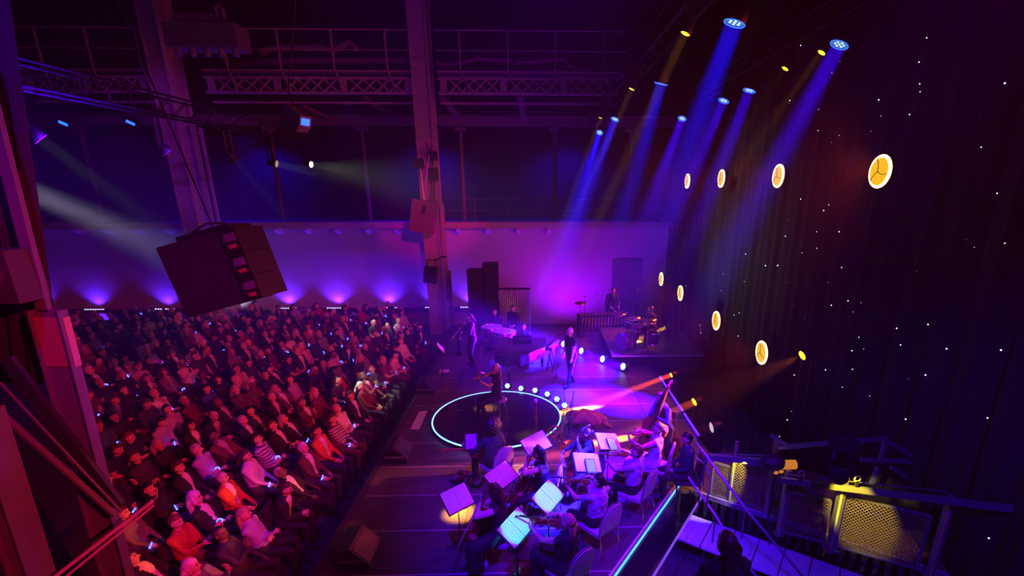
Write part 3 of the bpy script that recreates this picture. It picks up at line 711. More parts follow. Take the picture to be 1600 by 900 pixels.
def make_body(pose, voxel=.02, sleeves='long', skirt=False, heavy=1.0, collar=False):
    """pose: dict of joints in a local frame, +y forward, +x the figure's right, z=0 the floor. Returns a mesh with slots skin, top, bottom, shoe, eye, lip, shirt."""
    P = {k: V(v) if not isinstance(v, (float, int, tuple)) or (isinstance(v, tuple) and len(v) == 3) else v for k, v in pose.items()}
    pel, chest = P['pelvis'], P['chest']; spine = (chest - pel).normalized()
    side = P.get('side', V((1, 0, 0))); side = (side - spine * side.dot(spine)).normalized(); fw = spine.cross(side) * -1
    fw = -fw if fw.y < -.99 else fw
    fw = side.cross(spine) * -1 if side.cross(spine).dot(V((0, 1, 0))) < 0 else side.cross(spine)
    neck = chest + spine * .17; sh = {s: chest + side * (s * .175 * (heavy * .3 + .7)) + spine * .115 for s in (-1, 1)}
    hd_up = P.get('head_up', spine); headc = neck + hd_up.normalized() * .155 + fw * .02
    hip = {s: pel + side * (s * .095) for s in (-1, 1)}
    blobs = []  # (a, b, ra, rb, tag)
    def B(a, b, ra, rb, t): blobs.append((V(a), V(b), ra, rb, t))
    h = heavy
    for s in (-.5, .5):
        B(pel + side * s * .15, pel + side * s * .15 + spine * .06, .125 * h, .125 * h, 2 if not skirt else 1)
        B(pel + side * s * .11 + spine * .12 + fw * .015 * h, chest + side * s * .16, .115 * h, .112 * (h * .5 + .5), 1)
    B(sh[-1] - spine * .0, sh[1], .066, .066, 1); B(chest + spine * .09 + fw * .0, chest - spine * .05, .125, .125, 1)
    B(chest + spine * .13, neck + spine * .03, .075, .055, 1); B(neck - spine * .01, headc - hd_up.normalized() * .06, .052, .050, 0)
    joints = {}
    for s, nm in ((-1, 'l'), (1, 'r')):
        w = P['wrist_' + nm]; pole = P.get('elbow_' + nm, V((s * .6, -.5, -.8))); el, w = ik(sh[s], w, .285, .255, pole)
        st = {'long': (1, 1), 'short': (1, 0), 'none': (0, 0)}[sleeves]
        B(sh[s], lerp(sh[s], el, .55), .062, .054, 1 if sleeves != 'none' else 0); B(lerp(sh[s], el, .55), el, .053, .044, st[0] if sleeves != 'short' else 0)
        B(el, lerp(el, w, .5), .044, .041, st[1]); B(lerp(el, w, .5), w - (w - el).normalized() * .02, .041 if st[1] else .036, .034 if st[1] else .027, st[1])
        joints['w' + nm] = w; joints['e' + nm] = el
        an = P['ankle_' + nm]; kp = P.get('knee_' + nm, V((s * .15, 1, .3))); kn, an = ik(hip[s], an, .44, .42, kp)
        B(hip[s], kn, .098 * (h * .5 + .5), .066, 2); B(kn, lerp(kn, an, .35), .064, .060, 2); B(lerp(kn, an, .35), an, .060, .045, 2)
        tf = P.get('toe_' + nm, V((s * .15, 1, 0))); tf = V((tf.x, tf.y, 0)).normalized(); B(an + V((0, 0, -.025)) - tf * .04, an + tf * .15 + V((0, 0, -.04)), .044, .036, 3)
        joints['k' + nm] = kn
    if skirt:
        kl, kr = joints['kl'], joints['kr']
        for s, k in ((-1, kl), (1, kr)): B(hip[s], k + V((0, 0, -.02)), .13, .11, 1); B(k, V((k.x * .9, k.y - .02, .14)), .11, .13, 1)
        B(lerp(hip[-1], hip[1], .5), lerp(kl, kr, .5), .12, .10, 1)
    mb = MB()
    for a, bb, ra, rb, t in blobs: blob_cap(mb, a, bb, ra, rb)
    me = mb.mesh('tmp'); ob = bpy.data.objects.new('tmp', me); COL.objects.link(ob)
    rm = ob.modifiers.new('r', 'REMESH'); rm.mode = 'VOXEL'; rm.voxel_size = voxel
    sm = ob.modifiers.new('s', 'SMOOTH'); sm.factor = .5; sm.iterations = 5
    dg = bpy.context.evaluated_depsgraph_get(); ev = ob.evaluated_get(dg); m2 = ev.to_mesh()
    nv, nf = len(m2.vertices), len(m2.polygons); co = np.empty(nv * 3); m2.vertices.foreach_get('co', co); co = co.reshape(-1, 3)
    ls = np.empty(nf, int); lt = np.empty(nf, int); m2.polygons.foreach_get('loop_start', ls); m2.polygons.foreach_get('loop_total', lt)
    lv = np.empty(len(m2.loops), int); m2.loops.foreach_get('vertex_index', lv)
    faces = [tuple(int(q) for q in lv[a:a + n]) for a, n in zip(ls, lt)]
    cen = np.array([co[list(f)].mean(0) for f in faces])
    best = np.full(nf, 1e9); tagf = np.zeros(nf, int)
    for a, bb, ra, rb, t in blobs:
        A = np.array(a); D = np.array(bb) - A; L2 = max(D @ D, 1e-9); u = np.clip(((cen - A) @ D) / L2, 0, 1)
        dist = np.linalg.norm(cen - A - u[:, None] * D, axis=1) - (ra + (rb - ra) * u); k = dist < best; best[k] = dist[k]; tagf[k] = t
    if collar:
        rel = cen - np.array(chest); sx = rel @ np.array(side); fy = rel @ np.array(fw); sz = rel @ np.array(spine)
        k = (tagf == 1) & (np.abs(sx) < .028 + .055 * np.clip((sz + .1) / .25, 0, 1)) & (fy > .06) & (sz > -.25) & (sz < .2); tagf[k] = 6
    ev.to_mesh_clear(); bpy.data.objects.remove(ob); bpy.data.meshes.remove(me)
    wr = .0045 * (np.sin(co[:, 2] * 46 + 3 * np.sin(co[:, 0] * 14)) * np.sin(co[:, 0] * 31 + co[:, 1] * 27) + .6 * np.sin(co[:, 2] * 83 + co[:, 1] * 60)); ctr = co.mean(0); dv = co - ctr; dv[:, 2] *= .2; co = co + dv / (np.linalg.norm(dv, axis=1)[:, None] + 1e-6) * wr[:, None]
    out = MB(); out.v = [tuple(p) for p in co]; out.f = faces; out.mi = tagf.tolist()
    # head turned by head_yaw / head_pitch
    hy, hp = pose.get('head_yaw', 0), pose.get('head_pitch', 0)
    base = Matrix((side, fw, spine)).transposed() if pose.get('head_follow', True) else Matrix.Identity(3)
    if not pose.get('head_follow', True): headc = neck + V((0, 0, .14)) + V((0, .02, 0))
    RH = base @ Euler((rad(-hp), 0, rad(hy))).to_matrix()
    head_mesh(out, headc, RH, 0, 4, 5)
    for s, nm in ((-1, 'l'), (1, 'r')):
        el, w = joints['e' + nm], joints['w' + nm]; hdv = pose.get('hand_' + nm); d = V(hdv) if hdv else (w - el)
        pn = V(pose.get('palm_' + nm, (-s, 0, -.4))); hand_mesh(out, w - d.normalized() * .012, d, pn, 0, pose.get('curl_' + nm, .5), side=s * (1 if pose.get('flip_' + nm) else -1) if True else 1)
    me = out.mesh('body', True)
    return me, headc, RH, joints
def hair_mesh(style, seed=0):
    """hair about the head centre, +y forward."""
    R = random.Random(seed); mb = MB()
    def cap(t, line=.42, noise=0.0, side=.12):
        ph = [R.uniform(0, 6.28) for _ in range(6)]
        def fn(p):
            x, y, z = p; X, Y, Z = x * .077, y * .098, z * .122
            if z < 0: X *= 1 - .12 * abs(z); Y *= (1 - .30 * abs(z)) if y < 0 else 1
            nn = noise * (math.sin(x * 9 + ph[0]) * math.sin(y * 8 + ph[1]) * math.sin(z * 9 + ph[2]) + .5 * math.sin(x * 19 + ph[3]) * math.sin(z * 17 + ph[4]))
            k = 1 + t + nn + .022 * math.sin(13 * math.atan2(x, y + .2))
            if (y > side and z < line) or z < -.55: k = .86
            return V((X * k, Y * k - .004, Z * k + .003))
        mb.ell((0, 0, 0), 1, 24, 18, None, 0, fn)
    def drape(L, w, off=0.0):
        vs = []; fs = []; n = 44; ks = 10
        for i in range(ks):
            u = i / (ks - 1); z = .055 - u * L; wx = w * (1 - .15 * u * u) * (.85 + .15 * math.sin(u * 9)); d = .055 * (1 - .5 * u); cy = -.052 - .115 * u ** .8 + off
            for j in range(n):
                t = 2 * math.pi * j / n; g_ = 1 + .09 * math.sin(j * 2.9 + .5 * i) + .05 * math.sin(j * 1.3 + i * .8); vs.append((wx * math.cos(t) * g_, cy + d * math.sin(t) * g_, z + (.035 * math.sin(j * 1.9) * u)))
        for i in range(ks - 1):
            for j in range(n): fs.append((i * n + j, i * n + (j + 1) % n, (i + 1) * n + (j + 1) % n, (i + 1) * n + j))
        fs.append(tuple(range(n))); fs.append(tuple(range((ks - 1) * n, ks * n))[::-1]); mb.add(vs, fs)
    if style == 'short': cap(.085, .45, .02)
    elif style == 'thin': cap(.03, .72, .0, -.05)
    elif style == 'full': cap(.16, .42, .05, .2)
    elif style == 'bob': cap(.13, .42, .03, .25); drape(.17, .095)
    elif style == 'long': cap(.13, .45, .03, .22); drape(.46, .105)
    elif style == 'curly': cap(.28, .5, .13, .3); drape(.40, .125)
    elif style == 'afro':
        def fn(p):
            x, y, z = p; k = 1 + .07 * math.sin(x * 17 + y * 5) * math.sin(z * 16 + 1) + .05 * math.sin(y * 29 + z * 11) * math.sin(x * 27)
            if y > .45 and z < .25: k = .45
            return V((x * .185 * k, y * .18 * k - .035, z * .185 * k + .045))
        mb.ell((0, 0, 0), 1, 64, 44, None, 0, fn)
    elif style == 'bun': cap(.08, .45, .02); mb.ell((0, -.115, .02), (.045, .042, .045), 12, 8)
    elif style == 'tail': cap(.08, .45, .02); mb.path([(0, -.10, .03), (0, -.15, -.03), (0, -.145, -.18), (0, -.13, -.27)], [.025, .035, .03, .012], 8)
    return mb.mesh('hair', True)
HAIRM = {}
def hair_of(style):
    if style not in HAIRM: HAIRM[style] = hair_mesh(style, len(HAIRM))
    return HAIRM[style]
def set_slots(o, mats):
    for i, m in enumerate(mats):
        o.material_slots[i].link = 'OBJECT'; o.material_slots[i].material = m
def dress(me, n=7):
    while len(me.materials) < n: me.materials.append(BLACK)
PERSON_BODY = {}
def add_person(body, loc, rz, label, skin, top, bottom, hair, hcol, shirt=None, group=None, cat='person', shoe=None, scale=1.0):
    me, hc, RH, J = body; dress(me)
    o = link('person', me); o.location = loc; o.rotation_euler = (0, 0, rz); o.scale = (scale,) * 3
    tm = cloth(top) if isinstance(top, str) else top
    set_slots(o, [skin, tm, cloth(bottom), shoe or cloth('black'), M_eye, M_lip, cloth(shirt) if shirt else tm])
    tag(o, label, cat, group)
    if hair:
        hm = hair_of(hair)
        if not hm.materials: hm.materials.append(BLACK)
        h = link('hair', hm, o); h.location = hc; h.rotation_euler = RH.to_euler()
        set_slots(h, [HAIRS[hcol]])
    return o
SIT = dict(pelvis=(0, 0, .53), chest=(0, -.06, .90), wrist_l=(-.10, .27, .64), wrist_r=(.10, .27, .64), ankle_l=(-.13, .42, .09), ankle_r=(.13, .42, .09))
def pose(base, **k): d = dict(base); d.update(k); return d

# ------------------------------------------------------------------ audience: chairs and people in rows facing the stage
AUD = []
AP = [pose(SIT), pose(SIT, chest=(0, -.12, .89), wrist_l=(.06, .14, .80), wrist_r=(-.06, .17, .76), hand_l=(1, .2, 0), hand_r=(-1, .2, 0), head_yaw=8),
      pose(SIT, chest=(.02, .08, .89), wrist_l=(-.05, .36, .68), wrist_r=(.05, .37, .70), head_pitch=-8), pose(SIT, chest=(-.03, -.10, .90), wrist_l=(-.14, .30, .62), wrist_r=(.08, .20, 1.02), hand_r=(0, -.3, 1), elbow_r=(.3, .2, -1), head_yaw=-12, head_pitch=4),
      pose(SIT, chest=(0, -.03, .90), wrist_l=(-.03, .34, .86), wrist_r=(.03, .34, .86), hand_l=(.3, .6, .6), hand_r=(-.3, .6, .6), palm_l=(1, 0, 0), palm_r=(-1, 0, 0), curl_l=.15, curl_r=.15), pose(SIT, chest=(.05, -.14, .88), wrist_l=(-.16, .30, .60), wrist_r=(.14, .34, .60), head_yaw=14, ankle_l=(-.05, .55, .09), ankle_r=(.02, .62, .13))]
def mirror(p):
    q = dict(p)
    for k, v in p.items():
        if k.endswith('_l') or k.endswith('_r'):
            k2 = k[:-1] + ('r' if k[-1] == 'l' else 'l'); q[k2] = (-v[0], v[1], v[2]) if isinstance(v, tuple) else v
        elif isinstance(v, tuple): q[k] = (-v[0], v[1], v[2])
        elif k == 'head_yaw': q[k] = -v
    return q
for i, p in enumerate(AP):
    AUD.append(make_body(p, .021, 'long', heavy=(1.0, 1.08)[i % 2], collar=True))
    AUD.append(make_body(mirror(p), .021, ('short', 'long')[i % 2], heavy=(1.12, .98)[i % 2], collar=False))
# one audience chair
M_seat = mat('chair_fabric', (.03, .025, .035), .8, noise=.3); M_cleg = mat('chair_leg', (.10, .10, .11), .4, .6)
ch = MB(); ch.box((0, .02, .43), (.44, .44, .06)); ch.box((0, -.235, .70), (.42, .04, .40), Euler((rad(8), 0, 0)).to_matrix())
for sx in (-.19, .19): ch.bar((sx, .2, 0), (sx, .2, .41), .025, mi=1).bar((sx, -.22, 0), (sx, -.20, .52), .025, mi=1)
ch_me = ch.mesh('audience_chair'); ch_me.materials.append(M_seat); ch_me.materials.append(M_cleg)
band = MB().path([(.038 * math.cos(t), .038 * math.sin(t), 0) for t in [2 * math.pi * k / 12 for k in range(12)]], .011, 6, closed=True).ell((.04, 0, 0), .017, 8, 6).mesh('wristband', True)
M_band = mat('wristband_led', (.3, .4, 1), emit=(.06, .08, 1.0), strength=7); band.materials.append(M_band)
RA = random.Random(21); seen = 0
HS = ['short', 'short', 'full', 'thin', 'bob', 'long', 'bun', 'tail', 'short', 'curly', 'long', None]
HC = ['black', 'brown', 'brown', 'grey', 'white', 'blond', 'auburn', 'black', 'brown', 'grey']
TC = ['black', 'black', 'black', 'black', 'black', 'navy', 'navy', 'charcoal', 'charcoal', 'charcoal', 'black', 'burgundy', 'brown', 'grey', 'white', 'lilac', 'pale pink', 'green', 'red', 'black', 'navy', 'charcoal']
STR = striped((.55, .5, .55), (.10, .06, .12), 'cloth_striped')
# the people the photograph shows clearly: (head pixel) -> top, hair style, hair colour
NOTED = [((380, 760), 'orange', 'thin', 'grey', 0), ((400, 745), 'white', 'bob', 'brown', 0), ((478, 708), 'brown', 'thin', 'white', 0), ((540, 640), 'white', 'short', 'grey', 2), ((555, 620), 'black', 'long', 'brown', 0),
         ((508, 670), 'orange', 'short', 'black', 0), ((418, 700), STR, 'short', 'black', 2), ((392, 665), 'black', 'thin', 'grey', 0), ((285, 750), 'black', 'short', 'brown', 0), ((345, 790), 'black', 'curly', 'white', 2), ((390, 820), 'lilac', 'long', 'blond', 2),
         ((310, 700), 'lilac', 'short', 'grey', 2), ((465, 610), 'lilac', 'short', 'brown', 2), ((280, 640), 'lilac', 'short', 'black', 2), ((620, 540), 'white', 'short', 'auburn', 0), ((600, 560), 'pale pink', 'short', 'black', 4), ((550, 610), 'burgundy', 'bob', 'grey', 0), ((445, 770), 'black', 'short', 'brown', 4),
         ((330, 620), 'blue', 'short', 'black', 0), ((225, 790), 'grey', 'short', 'brown', 0), ((306, 830), 'red', 'short', 'auburn', 8), ((500, 690), STR, 'long', 'brown', 0), ((240, 660), 'lilac', 'full', 'black', 4)]
used = set(); SPOTS = []
for row in range(17):
    x = -4.75 - row * 1.02
    for k in range(30):
        y = 5.15 + k * .66 + (.33 if row % 2 else 0)
        if y > 22.6 - (.0 if row < 14 else 1.0): continue
        if x > -5.5 and y > 18.6: continue
        if math.hypot(x + 4.85, y - 22.3) < 1.1 or math.hypot(x + 15.0, y - 22.3) < 1.3: continue
        px, py, zc = project((x, y, 1.15))
        if not (6 < px < 700 and 455 < py < 935): continue
        # empty places behind the column and a few absent listeners
        lx = (py - 215) * .293
        if px < lx - 10: continue
        SPOTS.append((row, k, x, y, px, py))
cand = {}
for i, s in enumerate(SPOTS): cand[i] = s
note = {}
for q in NOTED:
    bi = min((i for i in cand if i not in note), key=lambda i: (cand[i][4] - q[0][0]) ** 2 + (cand[i][5] - q[0][1]) ** 2); note[bi] = q
n_aud = 0
for i, (row, k, x, y, px, py) in cand.items():
    if i not in note and RA.random() < .04: continue
    if n_aud >= 296: break
    n_aud += 1
    q = note.get(i)
    if q: top, hs, hc, vi = q[1], q[2], q[3], q[4]
    else: top, hs, hc, vi = RA.choice(TC), RA.choice(HS), RA.choice(HC), RA.randrange(12)
    if q is None and (row < 1 and False): pass
    tn = top if isinstance(top, str) else 'striped'
    hn = ('bald' if hs is None else hc + '-haired')
    sk = RA.choice([SKINS[0], SKINS[0], SKINS[1], SKINS[1], SKINS[2], SKINS[3]]) if not q else SKINS[0]
    if q is None and RA.random() < .5: shirt = RA.choice(['white', 'pale pink', 'grey', 'lilac', 'beige'])
    else: shirt = 'white' if tn in ('orange', 'brown', 'black') else None
    x += RA.uniform(-.05, .05); yy = y + RA.uniform(-.05, .05)
    rz = -math.pi / 2 + RA.uniform(-.15, .15) + math.atan2(10.5 - yy, 9 - x) * .45
    sc = RA.uniform(1.02, 1.12)
    lb = f'{hn} listener in {tn} top, {ORD[row]} row from stage, {ORD[k]} seat from near end'
    o = add_person(AUD[vi], (x, yy, 0), rz, lb, sk, top, RA.choice(['black', 'navy', 'charcoal', 'black', 'brown']), hs, hc, shirt, 'seated audience', 'listener', scale=sc)
    if RA.random() < .42:
        J = AUD[vi][3]; nm = RA.choice('lr'); b_ = link('wristband', band, o); w_ = J['w' + nm]; e_ = J['e' + nm]
        b_.location = lerp(e_, w_, .90); b_.rotation_euler = (w_ - e_).to_track_quat('Z', 'Y').to_euler(); b_.rotation_euler.rotate_axis('Z', RA.uniform(0, 6.28))
    c = link('audience_chair', ch_me); c.location = (x, yy, 0); c.rotation_euler = (0, 0, rz)
    tag(c, f'dark padded audience chair, {ORD[row]} row from stage, {ORD[k]} seat from near end', 'chair', 'audience chairs')
print('AUDIENCE', n_aud, 'of', len(SPOTS))

# ------------------------------------------------------------------ instruments and stage furniture
def S(x, y, h=0.0): return at_z(x, y, STAGE + h)
def face(dx, dy): return math.atan2(dy, dx) - math.pi / 2
def axes(o, origin, ydir, zdir, scale=1.0):
    y = V(ydir).normalized(); z = V(zdir); z = (z - y * z.dot(y)).normalized(); x = y.cross(z)
    M = Matrix((x, y, z)).transposed().to_4x4(); o.matrix_world = Matrix.Translation(origin) @ M @ Matrix.Scale(scale, 4); return o
M_wood = mat('varnished_wood', (.34, .10, .025), .28, noise=.35, scale=9, coat=.5); M_woodd = mat('dark_varnish', (.14, .04, .015), .28, noise=.3, scale=9, coat=.5)
M_ebony = mat('ebony', (.012, .010, .010), .35); M_amber = mat('light_varnish', (.50, .20, .05), .3, noise=.3, scale=9, coat=.5); M_brass = mat('brass', (.80, .50, .14), .25, 1.0, noise=.1)
M_hairw = mat('bow_hair', (.7, .68, .62), .6); M_paper = mat('sheet_paper', (.78, .77, .74), .8, noise=.03)
M_string = mat('string_steel', (.6, .6, .6), .3, 1.0)
def viol_outline(L, lb, wa, ub):
    h = [(0.0, 0.0), (.0, .28), (.03, .42), (.10, .50), (.20, .50), (.30, .44), (.37, .32), (.42, .28)]
    pts = [(.00 * L, .0)] + [(.012 * L, .22 * lb), (.05 * L, .42 * lb), (.13 * L, .5 * lb), (.24 * L, .48 * lb), (.34 * L, .39 * lb), (.38 * L, .42 * lb), (.44 * L, .5 * wa), (.54 * L, .49 * wa), (.63 * L, .40 * ub), (.67 * L, .42 * ub), (.74 * L, .48 * ub), (.84 * L, .50 * ub), (.94 * L, .38 * ub), (.99 * L, .16 * ub)]
    r = [(x, y) for y, x in pts]
    return r + [(-x, y) for x, y in reversed(r[1:])]
def viol_family(name, label, L, lb, wa, ub, rib, neck, wood, cat, endpin=0.0):
    t = thing(name, (0, 0, 0), label, cat)
    bd = MB().prism(viol_outline(L, lb, wa, ub), -rib, 0, None, 0, rib * .22).build('body', wood, t)
    for s in (-1, 1): MB().path([(s * wa * .42, L * .40, rib * .23), (s * wa * .36, L * .47, rib * .27), (s * wa * .44, L * .55, rib * .23)], L * .008, 5).build('f_hole', M_ebony, bd)
    w = L * .035
    MB().prism([(-w, L * .92), (w, L * .92), (w * .75, L + neck), (-w * .75, L + neck)], -w * .6, w * .6).build('neck', wood, t)
    MB().prism([(-w * 1.15, L * .60), (w * 1.15, L * .60), (w * .75, L + neck * .95), (-w * .75, L + neck * .95)], w * .7 + rib * .12, w * 1.15 + rib * .12).build('fingerboard', M_ebony, t)
    MB().path([(0, L + neck * .96, -w * .2), (0, L + neck * 1.15, -w * .5), (0, L + neck * 1.3, -w * .6), (0, L + neck * 1.36, -w * 1.6), (0, L + neck * 1.28, -w * 2.2), (0, L + neck * 1.22, -w * 1.3)], [w * .8, w * .75, w * .6, w * .55, w * .5, w * .4], 8).build('scroll', wood, t, True)
    for k in range(4): s = 1 if k % 2 else -1; MB().tube((0, L + neck * (1.06 + .07 * k), -w * .4), (s * w * 2.4, L + neck * (1.06 + .07 * k), -w * .4), w * .22, n=5).build('peg', M_ebony, t)
    MB().prism([(-w * .8, L * .06), (w * .8, L * .06), (w * 1.1, L * .30), (-w * 1.1, L * .30)], rib * .3, rib * .3 + w * .3).build('tailpiece', M_ebony, t)
    MB().prism([(-w * 1.6, L * .475), (w * 1.6, L * .475), (w * 1.6, L * .485), (-w * 1.6, L * .485)], 0, rib * .35 + w * 1.3).build('bridge', M_amber, t)
    m = MB()
    for k in range(4): m.tube(((k - 1.5) * w * .6, L * .3, rib * .33 + w * .4), ((k - 1.5) * w * .35, L + neck, w * 1.2 + rib * .1), L * .0022, n=3)
    m.build('strings', M_string, t)
    if endpin: MB().tube((0, 0, -rib / 2), (0, -endpin, -rib / 2), .006, n=6).build('endpin', BLKMET, t)
    return t
def bow(p0, p1, label, up=(0, 0, 1)):
    t = thing('bow', p0, label, 'bow'); d = V(p1) - V(p0); u = V(up); u = (u - d.normalized() * u.dot(d.normalized())).normalized()
    MB().path([V((0, 0, 0)) + u * .018, d * .5 + u * .006, d + u * .018], [.006, .005, .004], 6).build('stick', M_woodd, t)
    MB().bar((0, 0, 0), d, .008, .003).build('horsehair', M_hairw, t); MB().box(u * .008, (.02, .03, .025)).build('frog', M_ebony, t); return t
def wm(loc, rz): return Matrix.Translation(loc) @ Matrix.Rotation(rz, 4, 'Z')
def music_chair(loc, rz, label):
    t = thing('music_chair', loc, label, 'chair', rz=rz, group='banquet chairs of the orchestra')
    M_c = mat('chair_upholstery', (.55, .42, .50), .75, noise=.2); M_fr = mat('chair_frame', (.62, .55, .45), .3, .9)
    poly = [(-.21, 0), (.21, 0), (.225, .18), (.20, .36), (.13, .46), (0, .50), (-.13, .46), (-.20, .36), (-.225, .18)]
    MB().prism(poly, -.022, .022, Matrix.Translation((0, -.24, .50)) @ Matrix.Rotation(rad(100), 4, 'X'), 0, .012).build('backrest', M_c, t)
    MB().path([V((0, -.24, .50)) + Matrix.Rotation(rad(100), 3, 'X') @ V((x * 1.04, y * 1.02, 0)) for x, y in poly], .011, 6, closed=True).build('back_frame', M_fr, t)
    MB().prism([(-.21, -.22), (.21, -.22), (.225, .2), (.18, .235), (-.18, .235), (-.225, .2)], .42, .48, None, 0, .012).build('seat', M_c, t)
    for sx in (-1, 1):
        MB().tube((sx * .2, .20, .42), (sx * .215, .25, 0), .011, n=6).build('leg', M_fr, t); MB().tube((sx * .19, -.23, .52), (sx * .21, -.32, 0), .011, n=6).build('leg', M_fr, t)
        MB().tube((sx * .20, .2, .40), (sx * .19, -.24, .40), .009, n=6).build('seat_rail', M_fr, t)
    return t
M_ink = mat('print_ink', (.22, .20, .22), .8)
def music_stand(desk, nrm, label, floor=STAGE, w=.50, h=.34, pages=2, tablet=False, roll=0.0, clip=False):
    """desk: centre of the desk; nrm: the way the pages face."""
    t = thing('music_stand', (desk[0], desk[1], floor), label, 'music stand'); z = V(nrm).normalized(); x = V((0, 0, 1)).cross(z).normalized(); y = z.cross(x)
    c = V((0, 0, desk[2] - floor)); R = Matrix((x, y, z)).transposed(); R = R @ Matrix.Rotation(rad(roll), 3, 'Z')
    def P(a, b, q): return c + R @ V((a, b, q))
    dk = MB().box(P(0, 0, -.012), (w, h, .008), R).box(P(0, -h / 2, .015), (w, .008, .05), R).build('desk', BLACK, t)
    MB().tube(P(0, -.02, -.02), V((0, 0, .45)), .010, n=6).build('upper_pole', BLKMET, t); MB().tube((0, 0, .5), (0, 0, .10), .015, n=6).build('pole', BLKMET, t)
    for k in range(3): a = k * 2.094 + .4; MB().tube((0, 0, .24), (.32 * math.cos(a), .32 * math.sin(a), .012), .009, n=6).build('leg', BLKMET, t)
    pw = (w - .04) / pages
    for k in range(pages):
        cx = (k - (pages - 1) / 2) * pw
        sh = thing('sheet_music', V((desk[0], desk[1], floor)), 'open music page on the ' + label, 'sheet music') if False else t
        pg = MB().box(P(cx, .005, -.003 + .003 * k), (pw - .006, h - .02, .004), R).build('page', M_paper, t)
        m = MB()
        for q in range(10): m.box(P(cx, h * .40 - q * h * .088, .0005 + .003 * k), (pw * .76, h * .012, .001), R)
        m.build('staves', M_ink, pg)
    if tablet:
        MB().box(P(w * .06, -h * .20, .03), (.19, .26, .012), R).build('tablet_case', BLACK, t)
        MB().box(P(w * .06, -h * .20, .037), (.165, .235, .003), R).build('tablet_screen', mat('tablet_glow', (.7, .7, .65), emit=(.75, .72, .62), strength=.45), t)
    return t
def mic_stand(base, h, tip, label, floor=STAGE, mic=True):
    t = thing('microphone_stand', base, label, 'microphone stand')
    MB().tube((0, 0, .02), (0, 0, h), .011, n=6).build('pole', BLKMET, t)
    for k in range(3): a = k * 2.094; MB().tube((0, 0, .18), (.26 * math.cos(a), .26 * math.sin(a), .012), .009, n=5).build('leg', BLKMET, t)
    if tip is not None:
        q = V(tip) - V(base); MB().tube((0, 0, h) - V((0, 0, 0)) if False else V((0, 0, h)), q, .008, n=5).build('boom', BLKMET, t)
        d = (q - V((0, 0, h))).normalized(); MB().tube(q, q + d * .12, .014, .020, 8).build('microphone', mat('mic_metal', (.25, .25, .27), .35, .8), t)
    return t

# seated and standing figures ------------------------------------------------
def player(pelvis_px, fdir, ps, label, top='black', bottom='black', hair='short', hcol='black', skin=0, shirt=None, sleeves='long', skirt=False, pelz=.53, floor=STAGE, voxel=.016, scale=1.0, heavy=1.0, collar=False, loc=None):
    p = at_z(pelvis_px[0], pelvis_px[1], floor + pelz) if loc is None else V(loc)
    body = make_body(ps, voxel, sleeves, skirt, heavy, collar); rz = face(*fdir); l = (p.x, p.y, floor)
    o = add_person(body, l, rz, label, SKINS[skin], top, bottom, hair, hcol, shirt, None, 'musician', scale=scale)
    return o, wm(l, rz), body
VIOLP = pose(SIT, chest=(0, -.02, .91), wrist_l=(-.26, .44, 1.06), hand_l=(.35, .35, .7), palm_l=(.6, -.2, .5), curl_l=.9, elbow_l=(-.2, .2, -1), wrist_r=(.17, .36, 1.08), hand_r=(-.6, .5, -.3), palm_r=(-.2, -.1, -1), curl_r=.6, elbow_r=(.8, .0, -.6), head_yaw=28, head_pitch=-12)
def bowed(kind, M, lb, lb2, bow_dx=0.0):
    if kind in ('violin', 'viola'):
        t = viol_family(kind, lb, .36, .21, .115, .17, .032, .20, M_wood if kind == 'violin' else M_woodd, kind)
        a = M @ V((-.06, .10, 1.195)); d = M.to_3x3() @ V((-.50, .86, -.06)); axes(t, a, d, M.to_3x3() @ V((.25, .05, 1)))
        p = M @ V((.19, .44, 1.06)); brg = a + d.normalized() * .17 + V((0, 0, .055)); bow(p, p + (brg - p).normalized() * .66, lb2)
    elif kind == 'cello':
        t = viol_family('cello', lb, .755, .44, .245, .345, .12, .42, M_wood, 'cello', .28)
        a = M @ V((.04, .52, .26)); d = M.to_3x3() @ V((-.13, -.36, .93)); axes(t, a, d, M.to_3x3() @ V((0, 1, .35)))
        p = M @ V((.30, .44, .70)); brg = a + d.normalized() * .36 + (M.to_3x3() @ V((0, .09, 0))); bow(p, p + (brg - p).normalized() * .70, lb2, up=M.to_3x3() @ V((0, 1, 0)))
    return t
CELLP = pose(SIT, pelvis=(0, -.04, .53), chest=(0, .0, .91), wrist_l=(-.13, .22, 1.14), hand_l=(.6, .05, .55), palm_l=(.3, -.9, .2), curl_l=.9, elbow_l=(-1, -.1, -.5), wrist_r=(.29, .40, .74), hand_r=(-.2, .5, -.5), palm_r=(-.6, -.2, -.5), curl_r=.7, elbow_r=(.9, -.2, -.3),
             ankle_l=(-.27, .36, .09), ankle_r=(.27, .36, .09), knee_l=(-.9, 1, .3), knee_r=(.9, 1, .3), head_pitch=-10)
# 1 soloist on the round platform
P1 = (777, 612); o, M, b_ = player(P1, (-1, -.25), pose(VIOLP, ankle_l=(-.12, .30, .09), ankle_r=(.14, .46, .09), pelvis=(0, 0, .60), chest=(0, .0, .97), wrist_l=(-.26, .44, 1.12), wrist_r=(.17, .36, 1.18)), 'violin soloist in black sitting on the round platform', hair='long', hcol='blond', pelz=.70, floor=STAGE + .1, sleeves='short')
t = viol_family('violin', 'red-brown violin held by the soloist on the round platform', .36, .21, .115, .17, .032, .20, M_wood, 'violin')
a = M @ V((-.06, .10, 1.255)); d = M.to_3x3() @ V((-.50, .86, -.06)); axes(t, a, d, M.to_3x3() @ V((.25, .05, 1)))
p = M @ V((.19, .44, 1.16)); bow(p, p + V((.12, .1, .64)), 'violin bow raised upright by the platform soloist')
st = thing('stool', (M.translation.x + .05, M.translation.y, STAGE + .1), 'padded round stool under the violin soloist', 'stool')
